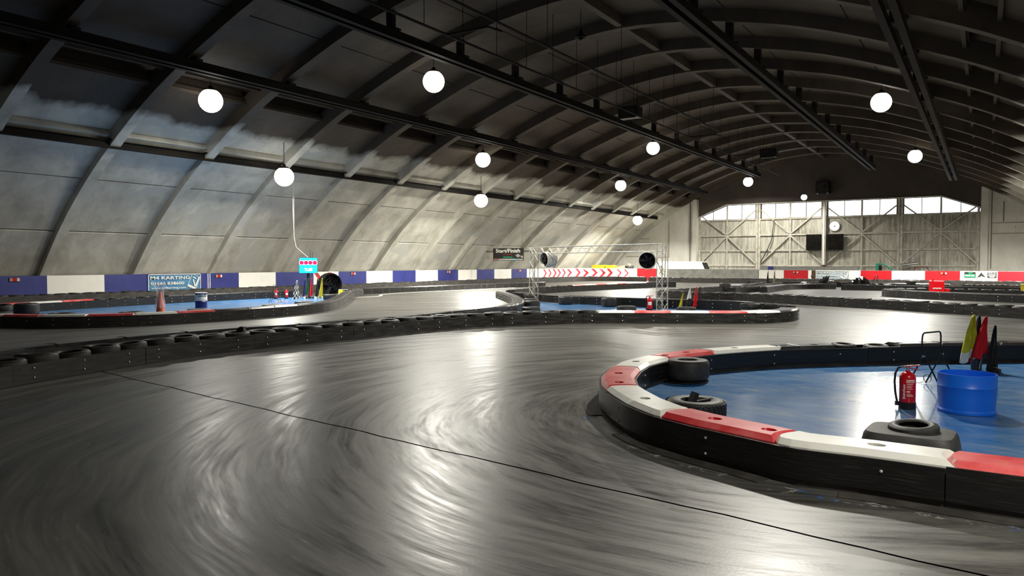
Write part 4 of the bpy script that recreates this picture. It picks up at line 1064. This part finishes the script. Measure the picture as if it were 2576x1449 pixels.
extinguisher('red extinguisher at the foot of the right gantry tower', (-10.15, 25.03, .003), R(25), False, .56)
flag('narrow yellow flag right of the gantry extinguisher', (-9.62, 26.75, .003), CR, ['flag_yellow'], .6, .52, .14, (.1, 0), 7, group='gantry flags')
flag('white flag with black lower half behind the gantry island tyres', (-9.3, 26.85, .003), CR, ['flag_white', 'flag_black'], .78, .62, .26, (.02, 0), 8, split=.5, group='gantry flags')
flag('red flag edged by a black one right of the gantry', (-9.1, 26.95, .003), CR, ['flag_red'], .84, .72, .2, (.03, 0), 9, group='gantry flags')
flag('black flag at the right of the gantry flags', (-8.98, 27.02, .003), CR, ['flag_black'], .86, .7, .12, (.02, 0), 10, group='gantry flags')

# ------------------------------------------------------------------ start / finish sign
t = thing('start_sign', 'black hanging sign reading Start/Finish left of the gantry', 'sign', (-32.5, 48, 1.9))
part('board', MB().b2((0, 0, 0), (2.8, .05, .94)), 'print_black', t)
def sign_text(parent, s, x, z, w_, h_, mat, bold=.02, y=-.002, name='lettering'):
    tx = fitted(s, w_, h_, bold); xf(tx, Matrix.Translation((x, y, z)) @ Matrix(((1, 0, 0, 0), (0, 0, -1, 0), (0, 1, 0, 0), (0, 0, 0, 1)))); return part(name, tx, mat, parent)
sign_text(t, 'Start/Finish', .25, .6, 2.25, .3, 'print_white', .03)
lm = MB()
for i in range(5): lm.box((1.02 + i * .17, -.004, .46), (.07, .006, .08))
part('red_marks', lm, 'print_red', t); part('green_band', MB().b2((.95, -.006, .2), (1.8, 0, .3)), 'print_green', t)
part('chequer_patch', MB().prism([(2.05, .38), (2.3, .52), (2.55, .36), (2.3, .22)], 0, .006, M_far(0, 0, 0)).prism([(2.5, .3), (2.7, .4), (2.78, .2), (2.62, .2)], 0, .006, M_far(0, 0, 0)), 'print_grey', t)
part('strip', MB().b2((.05, -.005, .03), (2.75, 0, .13)), 'print_grey', t); part('red_bar', MB().b2((.08, -.007, .05), (.5, 0, .1)), 'print_red', t); part('cyan_bar', MB().b2((1.75, -.007, .05), (2.25, 0, .12)), 'print_cyan', t)
sign_text(t, 'www.m4karting.com', .65, .045, 1.4, .08, 'print_white', .01, -.008)
hb = MB(); lc = MB(); truss(hb, lc, (-.75, .12, .7), (3.8, .12, .7), .1, .012); part('hanging_bar', hb, 'rail_steel', t); part('bar_lacing', lc, 'rail_steel', t)
for x in (-.6, 2.6): part('wire', MB().tube([(x, .12, .7), (x, .12, prof(-32.5 + x - XC) - 1.9 + .2)], .008, 4), 'cable_dark', t)

# ------------------------------------------------------------------ left island things
t = thing('traffic_cone', 'orange traffic cone wrapped in clear plastic beside the banner', 'cone', (-23.7, 14.75, .003))
part('cone', MB().lathe([(.15, .03), (.14, .05), (.045, .72), (.03, .74), (0, .74)], 24), 'orange', t, True); part('foot', MB().box((0, 0, .015), (.42, .42, .03), rz=.5), 'rubber', t)
fm = MB(); n_ = 18; vs = []
for z, r0_ in ((.2, .17), (.4, .14), (.6, .11), (.75, .1), (.9, .14), (1.02, .19)):
    for k in range(n_):
        a = 2 * math.pi * k / n_; rr = r0_ * (1 + .18 * math.sin(k * 2.3 + z * 9)); vs.append((rr * math.cos(a) - .05 * max(0, z - .6), rr * math.sin(a), z + .04 * math.sin(k * 1.7)))
fm.add(vs, [(i * n_ + k, i * n_ + (k + 1) % n_, (i + 1) * n_ + (k + 1) % n_, (i + 1) * n_ + k) for i in range(5) for k in range(n_)])
part('plastic_wrap', fm, 'film', t, True, 'clear plastic wrap')
t = thing('oil_drum', 'white and navy lubricant drum on the left blue floor', 'drum', (-25.5, 17.55, .003))
def cyl_text(s, x0, z, w_, h_, r_, bold=.02):
    tx = fitted(s, w_, h_, bold); tx.v = [((r_ + v[2] * .3) * math.sin((x0 + v[0]) / r_), -(r_ + v[2] * .3) * math.cos((x0 + v[0]) / r_), z + v[1]) for v in tx.v]; return tx
part('lower_body', MB().lathe([(0, 0), (.215, 0), (.22, .01), (.218, .22), (0, .22)], 36), 'oil_navy', t, True)
part('body', MB().lathe([(.218, .2), (.219, .3), (.223, .31), (.219, .32), (.219, .5)], 36), 'label_white', t, True)
part('collar', MB().lathe([(.2195, .5), (.2195, .56)], 36), 'oil_navy', t, True); part('rim', MB().lathe([(.21, .56), (.226, .56), (.226, .58), (.21, .585), (.2, .57), (0, .565)], 36), 'label_white', t, True)
part('lettering', cyl_text('panolin', -.1, .41, .34, .08, .22, .03), 'print_black', t); part('lettering', cyl_text("It's wonder", -.12, .52, .24, .025, .2205, .01), 'label_white', t)
sp = MB()
for i in range(14):
    a0 = -1.3 + i * .19; z1 = .22 + random.uniform(-.0, .05); sp.quad((.2205 * math.sin(a0), -.2205 * math.cos(a0), .2), (.2205 * math.sin(a0 + .19), -.2205 * math.cos(a0 + .19), .2), (.2205 * math.sin(a0 + .19), -.2205 * math.cos(a0 + .19), z1), (.2205 * math.sin(a0), -.2205 * math.cos(a0), z1 + .015))
part('splash', sp, 'oil_navy', t); t.rotation_euler = (0, 0, R(54))
extinguisher('red extinguisher left of the pair by the wall side barrier', (-28.5, 23.6, .003), R(50), False, .5)
extinguisher('red extinguisher right of the pair, next to the chequered flag', (-28.4, 24.15, .003), R(70), False, .46)
trolley('black folding stand with white wheels on the left blue floor', -25.9, 21.4, 1.0, True, R(40))
LR = R(50)
flag('black and white chequered flag on the left island', (-27.5, 24.05, .003), LR, ['flag_white', 'flag_black'], .9, .86, .34, (0, 0), 11, chequer=True, group='left island flags')
flag('dark blue flag right of the chequered flag', (-27.3, 24.3, .003), LR, ['flag_blue'], .95, .75, .14, (.04, 0), 12, group='left island flags')
flag('green flag below the screen', (-27.22, 24.42, .003), LR, ['flag_green'], 1.0, .7, .14, (.05, 0), 13, group='left island flags')
flag('dark red flag below the screen, right of the green one', (-27.15, 24.6, .003), LR, ['flag_red'], 1.0, .8, .15, (.03, 0), 14, group='left island flags')
flag('black flag left of the yellow flag on the left island', (-27.05, 24.85, .003), LR, ['flag_black'], 1.0, .85, .16, (.05, 0), 15, group='left island flags')
flag('yellow flag next to the big black fan', (-27.0, 25.08, .003), LR, ['flag_yellow', 'flag_white'], 1.0, .9, .2, (.06, 0), 16, group='left island flags')
for i, (x, y, lab) in enumerate(((-27.25, 24.25, 'small white pot at the feet of the left island flags, left one'), (-26.95, 24.65, 'small white pot at the feet of the left island flags, middle one'), (-26.8, 25.0, 'small white pot at the feet of the left island flags, right one'))):
    single('plastic_pot', MB().lathe([(0, 0), (.05, 0), (.06, .1), (.05, .11), (.045, .02), (0, .02)], 16), 'label_white', lab, 'pot', (x, y, .003), smooth=True)
t = thing('timing_screen', 'cyan lit timing screen with four red dots on a pole', 'screen', (-27.75, 24.95, .003), R(52))
part('pole', MB().b2((-.06, .03, 0), (.06, .1, 1.9)), 'rail_steel', t); part('foot', MB().box((0, .05, .03), (.5, .5, .05)), 'rail_steel', t)
part('casing', MB().b2((-.43, 0, 1.22), (.43, .1, 1.97)), 'navy_panel', t)
sc_ = part('display', MB().b2((-.415, -.006, 1.235), (.415, 0, 1.955)), 'screen_cyan', t)
for i in range(4):
    cx_ = -.31 + i * .207
    part('dot_halo', MB().lathe([(0, 0), (.12, 0), (.12, .003), (0, .003)], 24, axis='Y', center=(cx_, -.01, 1.73)), 'screen_halo', t); part('red_dot', MB().lathe([(0, 0), (.098, 0), (.098, .004), (0, .004)], 24, axis='Y', center=(cx_, -.015, 1.73)), 'screen_red', t)
tx = MB(); tx.box((.1, -.008, 1.4), (.17, .006, .14)); tx.box((-.1, -.008, 1.43), (.14, .006, .02)); tx.box((-.12, -.008, 1.46), (.08, .006, .02)); tx.box((-.08, -.008, 1.38), (.12, .006, .02)); tx.box((-.06, -.008, 1.33), (.2, .006, .015))
part('readout', tx, 'screen_white', t)
part('aerial', MB().tube([(.1, .06, 1.95), (.1, .06, 2.35)], .01, 5).tube([(.2, .06, 1.95), (.2, .06, 2.25)], .01, 5), 'rail_steel', t)
single('hanging_cable', MB().tube([(-29.0, 25.1, 6.2), (-28.97, 25.1, 4.4), (-28.9, 25.1, 3.0), (-28.7, 25.05, 2.5), (-27.8, 24.98, 2.0)], .009, 5).tube([(-29.0, 25.2, 6.2), (-28.97, 25.16, 4.6), (-28.93, 25.12, 3.4), (-28.9, 25.1, 3.0)], .009, 5), 'cable', 'pale cable hanging from the lowest beam to the lit screen', 'cable')
t = drum_fan('big black drum fan standing at the right end of the left blue floor', (-28.55, 27.1, .62), (.95, -.3, 0), 1.12, .5, 'fan_black', ribs=4, roll=.5)
part('stand', MB().tube([(-.2, -.45, -.617), (.25, -.45, -.617), (.1, -.5, -.2)], .025, 6).tube([(-.2, .45, -.617), (.25, .45, -.617), (.1, .5, -.2)], .025, 6), 'fan_black', t)
t = thing('marshal_box', 'small open box with bright yellow panels by the left island bend', 'box', (-27.6, 27.1, .003), R(40))
part('frame', MB().tube([(-.22, 0, 0), (-.22, 0, .36), (.22, 0, .36), (.22, 0, 0)], .012, 6), 'label_white', t)
for (x0, x1, z0, z1) in ((-.2, -.02, .2, .34), (-.2, -.02, .06, .18), (.01, .2, .06, .16), (.01, .1, .2, .3)): part('panel', MB().b2((x0, -.01, z0), (x1, .01, z1)), 'hivis', t)
part('body', MB().b2((-.21, .012, .01), (.21, .25, .33)), 'rail_steel', t)

# ------------------------------------------------------------------ banners and wall lights
def banner(label, mt, w_, h_, mat, creased=False):
    t = thing('banner', label, 'banner', (mt @ Vector((0, 0, 0)))[:]); loc = Vector(t.location)
    def put(name, mb, m_): xf(mb, Matrix.Translation(-loc) @ mt); return part(name, mb, m_, t)
    n_ = 24; vs = []
    for i in range(n_ + 1):
        for j in range(9):
            u, v = i / n_, j / 8
            vs.append((u * w_, v * h_, .012 + (.025 if creased else .008) * math.sin(u * 9 + v * 5) * math.sin(v * 3.1)))
    mb = MB().add(vs, [(i * 9 + j, (i + 1) * 9 + j, (i + 1) * 9 + j + 1, i * 9 + j + 1) for i in range(n_) for j in range(8)])
    o = put('sheet', mb, mat); o.data.polygons.foreach_set('use_smooth', [True] * len(o.data.polygons))
    zt_ = .045
    fr = MB().b2((0, 0, .02), (.03, h_, zt_)).b2((w_ - .03, 0, .02), (w_, h_, zt_)).b2((0, h_ - .03, .02), (w_, h_, zt_)); put('border', fr, 'print_white')
    for s, x, y, ww, hh in (('M4 KARTING', .04, .69, .74, .19), ('01666 838600', .05, .38, .62, .17), ('www.m4karting.com', .05, .12, .66, .13)):
        tx = fitted(s, ww * w_, hh * h_, .012); xf(tx, Matrix.Translation((x * w_, y * h_, zt_))); put('lettering', tx, 'print_white')
    # tilted ticket emblem with a tick
    em = MB(); rt = Matrix.Translation((.86 * w_, .52 * h_, zt_)) @ Matrix.Rotation(R(-24), 4, 'Z'); a, b_ = .085 * w_, .4 * h_
    for p, q in (((-a, -b_), (a, -b_)), ((a, -b_), (a, b_)), ((a, b_), (-a, b_)), ((-a, b_), (-a, -b_))): em.bar((*p, 0), (*q, 0), .02, .004)
    em.bar((-a * .6, b_ * .6, 0), (a * .2, b_ * .6, 0), .05, .004); em.bar((-a * .9, -b_ * .8, 0), (a * .9, -b_ * .8, 0), .08, .004)
    xf(em, rt); put('emblem', em, 'print_white')
    tk = MB().bar((.85 * w_, .66 * h_, zt_), (.885 * w_, .2 * h_, zt_), .06, .006).bar((.885 * w_, .2 * h_, zt_), (.965 * w_, .8 * h_, zt_), .06, .006); put('tick', tk, 'print_white')
    return t
banner('blue banner reading M4 KARTING on the blue and white wall', M_left(WX + .03, 20.87, .3), 2.89, .86, 'banner_blue')
banner('faded creased M4 KARTING banner on the red and white far wall', M_far(-11.7, 64.45, .36), 2.5, .7, 'banner_pale', True)
def tail_light(label, mt):
    t = thing('tail_lamp', label, 'lamp', (mt @ Vector((0, 0, 0)))[:], group='vehicle tail lamps on the walls'); loc = Vector(t.location)
    for nm, x0, x1, m_, d in (('housing', -.2, .2, 'print_black', .03), ('amber_lens', -.19, -.08, 'lens_amber', .045), ('red_lens', -.07, .08, 'lens_red', .045), ('clear_lens', .09, .19, 'lens_clear', .045)):
        part(nm, xf(MB().b2((x0, -.07 if nm != 'housing' else -.085, 0), (x1, .07 if nm != 'housing' else .085, d)), Matrix.Translation(-loc) @ mt), m_, t)
for y, lab in ((14.97, 'tail lamp on the blue wall panel at the left edge'), (24.86, 'tail lamp on the blue wall panel right of the banner'), (34.84, 'tail lamp on the blue wall panel right of the black fan'), (44.95, 'tail lamp on the blue wall panel below the lowest beam lamps'), (55.19, 'tail lamp on the last blue wall panel before the chevrons')):
    tail_light(lab, M_left(WX + .02, y, 1.02))
for x, lab in ((-13.3, 'tail lamp on the red panel left of the far banner'), (-2.65, 'tail lamp on the red panel above the red crash box')): tail_light(lab, M_far(x, 64.48, .92))
part('stripe', MB().b2((WX + .02, 24.2, .3), (WX + .026, 24.24, 1.16)).b2((WX + .02, 24.32, .3), (WX + .026, 24.36, 1.16)), 'print_white', wall_left)
# posters
t = thing('poster', 'green and black ROCK OIL poster on the far white panel', 'poster', (-1.33, 64.47, .62))
part('sheet', MB().b2((0, -.01, 0), (.7, 0, .42)), 'print_black', t); part('green_field', MB().b2((.02, -.014, .02), (.68, -.01, .26)), 'print_green', t); sign_text(t, 'ROCK OIL', .05, .1, .6, .11, 'print_white', .03, -.015)
part('emblem', MB().b2((.26, -.015, .3), (.5, -.01, .38)), 'print_green', t)
t = thing('poster', 'black and white picture poster between the two ROCK OIL signs', 'poster', (-.62, 64.47, .62))
part('sheet', MB().b2((0, -.01, 0), (.72, 0, .42)), 'print_grey', t); part('figure', MB().prism([(.1, .02), (.3, .3), (.36, .4), (.42, .28), (.62, .04), (.4, .1)], .01, .014, M_far(0, 0, 0)), 'print_black', t); part('wheel_shape', MB().prism([(.3, .03), (.36, .14), (.44, .05)], .014, .018, M_far(0, 0, 0)), 'print_white', t)
t = thing('poster', 'black ROCK OIL sign with white lettering beside the right red panel', 'poster', (.12, 64.47, .62))
part('sheet', MB().b2((0, -.01, 0), (.56, 0, .42)), 'print_black', t); sign_text(t, 'ROCK OIL', .04, .3, .48, .08, 'print_white', .03, -.011)
part('lines', MB().b2((.04, -.014, .2), (.5, -.01, .24)).b2((.04, -.014, .11), (.5, -.01, .15)).b2((.14, -.014, .03), (.42, -.01, .07)), 'print_white', t)

# ------------------------------------------------------------------ far items
def kart(label, loc, rz):
    t = thing('kart', label, 'kart', loc, rz, group='parked black karts')
    part('chassis', MB().tube([(-.7, -.3, .12), (.8, -.2, .12), (.8, .2, .12), (-.7, .3, .12), (-.7, -.3, .12)], .03, 6).box((0, 0, .1), (1.3, .5, .02)), 'rail_steel', t)
    for x in (-.6, .65):
        for s in (-1, 1): part('wheel', MB().lathe([(.07, -.08), (.13, -.09), (.14, -.05), (.14, .05), (.13, .09), (.07, .08)], 20, closed=True, axis='Y', center=(x, s * .55, .142)), 'rubber', t, True)
    part('seat', MB().add([(-.35, -.2, .15), (.05, -.18, .13), (.05, .18, .13), (-.35, .2, .15), (-.52, -.2, .62), (-.52, .2, .62), (-.2, -.26, .4), (-.2, .26, .4)], [(0, 1, 2, 3), (0, 3, 5, 4), (0, 4, 6, 1), (3, 2, 7, 5)]), 'tube_black', t)
    part('steering_wheel', MB().tube([(.3 + .05 * math.sin(a * .52), .15 * math.cos(a * .52), .52 + .14 * math.sin(a * .52)) for a in range(13)], .018, 6).tube([(.3, 0, .52), (.55, 0, .2)], .015, 6), 'tube_black', t)
    part('engine', MB().box((-.45, -.42, .3), (.3, .24, .28)).lathe([(.06, 0), (.08, .1), (0, .12)], 12, center=(-.45, -.42, .44)), 'rail_steel', t)
    part('exhaust', MB().tube([(-.3, -.42, .3), (-.7, -.4, .35), (-.85, -.2, .35)], .05, 8), 'chrome', t, True)
    part('nose_cone', MB().add([(.75, -.4, .1), (.75, .4, .1), (.95, .3, .1), (.95, -.3, .1), (.72, -.3, .32), (.72, .3, .32), (.85, .2, .26), (.85, -.2, .26)], [(0, 1, 2, 3), (4, 5, 6, 7), (0, 4, 7, 3), (1, 2, 6, 5), (2, 3, 7, 6), (0, 1, 5, 4)]), 'cap_black', t)
    part('side_pod', MB().box((.05, .52, .16), (.75, .16, .18)).box((.05, -.52, .16), (.75, .16, .18)), 'cap_black', t)
    part('rear_bumper', MB().box((-.85, 0, .22), (.08, 1.1, .2)), 'cap_black', t)
    t.scale = (1.3, 1.3, 1.3)
kart('parked black kart in front of the faded banner', (-9.75, 54.6, .003), R(-150)); kart('parked black kart in front of the red panel right of the banner', (-6.45, 54.2, .003), R(-25))
t = thing('crash_box', 'bright red plastic crash box standing on the far right island', 'box', (-2.05, 42.7, .003), .15)
part('body', MB().add([(-.38, -.3, 0), (.38, -.3, 0), (.38, .3, 0), (-.38, .3, 0), (-.38, -.26, .72), (.34, -.26, .7), (.34, .26, .74), (-.38, .26, .76)], [(0, 3, 2, 1), (4, 5, 6, 7), (0, 1, 5, 4), (1, 2, 6, 5), (2, 3, 7, 6), (3, 0, 4, 7)]), 'red_paint', t)
mk_ = MB()
for i in range(7): mk_.box((-.2 + i * .062, -.3, .4 + .004 * (i % 3)), (.045, .006, .05 + .015 * (i % 2)))
part('white_print', mk_, 'label_white', t); part('lid_knob', MB().lathe([(.05, .74), (.05, .8), (0, .82)], 12, center=(-.2, 0, 0)), 'red_paint', t); part('side_tank', MB().b2((.4, -.2, 0), (.62, .1, .38)), 'red_paint', t); t.scale = (.88, .88, 1.12)
flag('dark narrow flag in the far middle track, left of its pair', (-12.85, 53.4, .003), CR, ['flag_black'], 1.15, .95, .2, (0, 0), 21, group='far flags'); flag('brown narrow flag in the far middle track, right of its pair', (-12.4, 53.4, .003), CR, ['card'], 1.2, 1.0, .2, (0, 0), 22, group='far flags')
t = thing('yellow_bin', 'yellow plastic bin at the right edge behind the far barrier', 'bin', (2.0, 49.2, .003)); part('body', MB().b2((-.35, -.3, 0), (.8, .3, .55)), 'yellow', t); part('rim', MB().b2((-.38, -.33, .5), (.83, .33, .56)), 'yellow', t)
t = thing('white_van', 'white van roof showing above the grey tarpaulin by the end wall', 'van', (-25, 70.2, 0))
part('body', MB().prism([(-2.6, .3), (2.45, .3), (2.45, .95), (2.05, 1.83), (-2.6, 1.83)], -.85, .85, M_far(0, 0, 0)), 'fan_white', t); part('windscreen', MB().box((2.27, 0, 1.4), (.03, 1.4, .75), ry=-.43), 'fan_black', t)
for x in (-1.6, 1.5):
    for s in (-1, 1): part('wheel', MB().lathe([(.1, -.1), (.32, -.1), (.33, .1), (.1, .1)], 20, closed=True, axis='Y', center=(x, s * .8, .33)), 'rubber', t)
t = thing('flat_trailer', 'long grey trailer side behind the far white panel', 'trailer', (-13.4, 70.2, 0)); part('side', MB().b2((-4, -.2, .5), (4.1, .2, 1.36)), 'steel_grey_panel', t); part('end_board', MB().prism([(-4.15, .6), (-3.45, .6), (-3.45, 1.42), (-4.15, 1.5)], .2, .26, M_far(0, 0, 0)), 'steel_grey_panel', t); part('navy_patch', MB().b2((-3.45, -.28, .8), (-3.0, -.2, 1.4)), 'navy_panel', t)
for x in (-2.5, 2.5): part('wheel', MB().lathe([(.1, -.1), (.3, -.1), (.3, .1), (.1, .1)], 18, closed=True, axis='Y', center=(x, -.1, .3)), 'rubber', t)
t = thing('green_cab', 'green cab pillar and roof edge above the far red panel', 'cab frame', (-7.3, 70, 0)); part('pillar', MB().b2((-.62, -.1, 0), (-.42, .1, 1.6)), 'green_paint', t); part('seat_back', MB().b2((-.38, -.1, .5), (-.15, .1, 1.5)), 'fan_black', t)
part('roof_edge', MB().tube([(-.6, 0, 1.6), (-.2, 0, 1.62), (.15, 0, 1.5), (.5, 0, 1.25), (.8, 0, .9), (.9, 0, 0)], .07, 8), 'green_paint', t, True)
t = thing('metal_duct', 'short shiny metal duct propped by the right hangar door', 'duct', (-5.7, 74.3, 0)); part('tube', MB().tube([(-.7, 0, 1.5), (.65, 0, 1.68)], .14, 14), 'chrome', t, True); part('prop', MB().tube([(-.6, 0, 0), (-.6, 0, 1.45)], .03, 6).tube([(.55, 0, 0), (.55, 0, 1.6)], .03, 6), 'grey_steel', t)
t = thing('iron_trestle', 'dark iron trestle standing before the right hangar door', 'trestle', (-4.5, 70, 0)); part('top', MB().b2((-.55, -.15, 1.3), (.55, .15, 1.42)), 'brown_iron', t)
for s in (-1, 1): part('leg', MB().tube([(s * .4, 0, 1.3), (s * .6, 0, 1.0), (s * .75, 0, 0)], .04, 6), 'brown_iron', t)
for lab, x0, x1, zt_ in (('yellow crate stack behind the chevron wall, left one', -34.0, -32.6, 1.48), ('yellow crate stack behind the chevron wall, right one', -32.45, -31.6, 1.47)):
    t = thing('yellow_crates', lab, 'crate', ((x0 + x1) / 2, 68.6, 0)); w_ = (x1 - x0) / 2
    for k in range(3): part('crate', MB().b2((-w_, -.4, k * zt_ / 3 + .01), (w_, .4, (k + 1) * zt_ / 3)), 'yellow', t); 
t = thing('cardboard_box', 'tilted cardboard box on crates behind the chevron wall', 'box', (-31.0, 69.6, 0)); part('carton', MB().box((-.2, 0, .7), (1.6, .5, 1.4), ry=-.12), 'card', t); part('flap', MB().box((.65, 0, 1.45), (.5, .5, .03), ry=.8), 'card', t)
loose('tyre on a stack behind the chevron wall beside the cardboard box', -30.0, 68.6, 1.18, (1.5, 1.5, 1.3)); 
single('tyre_post', MB().lathe([(.4, 0), (.42, .6), (.4, 1.18), (0, 1.18)], 20), 'rubber', 'dark drum under the tyre behind the chevron wall', 'drum', (-30.0, 68.6, 0), smooth=True)
# louvre fans on the doors
for lab, x in (('black square louvre fan left of the door centre post', -13.85), ('black square louvre fan right of the door centre post', -11.95)):
    t = thing('louvre_fan', lab, 'fan', (x, YE - .22, 3.66), group='louvre fans on the hangar doors'); part('frame', MB().b2((-.7, -.1, -.76), (.7, .12, .76)), 'fan_black', t)
    for k in range(9): part('slat', MB().box((0, -.13, -.62 + k * .155), (1.24, .02, .13), rx=.5), 'dark_steel', t)
t = thing('round_fan', 'round fan opening glaring white on the hangar door', 'fan', (-12.1, YE + .1, 5.17)); part('ring', MB().lathe([(.42, -.08), (.47, -.08), (.47, .04), (.42, .04)], 32, closed=True, axis='Y'), 'grey_steel', t, True); part('hub', MB().lathe([(0, -.05), (.09, -.05), (.09, .05), (0, .05)], 16, axis='Y'), 'grey_steel', t); part('strut', MB().bar((-.44, 0, 0), (.44, 0, 0), .025).bar((0, 0, -.44), (0, 0, .44), .025), 'grey_steel', t)
single('door_cable', MB().tube([(-17.6, YE - .05, 5.9), (-17.8, YE - .05, 4.0), (-18.3, YE - .05, 2.8), (-18.9, YE - .05, 1.7)], .04, 6), 'cable_dark', 'dark cable drooping down the second hangar door', 'cable')
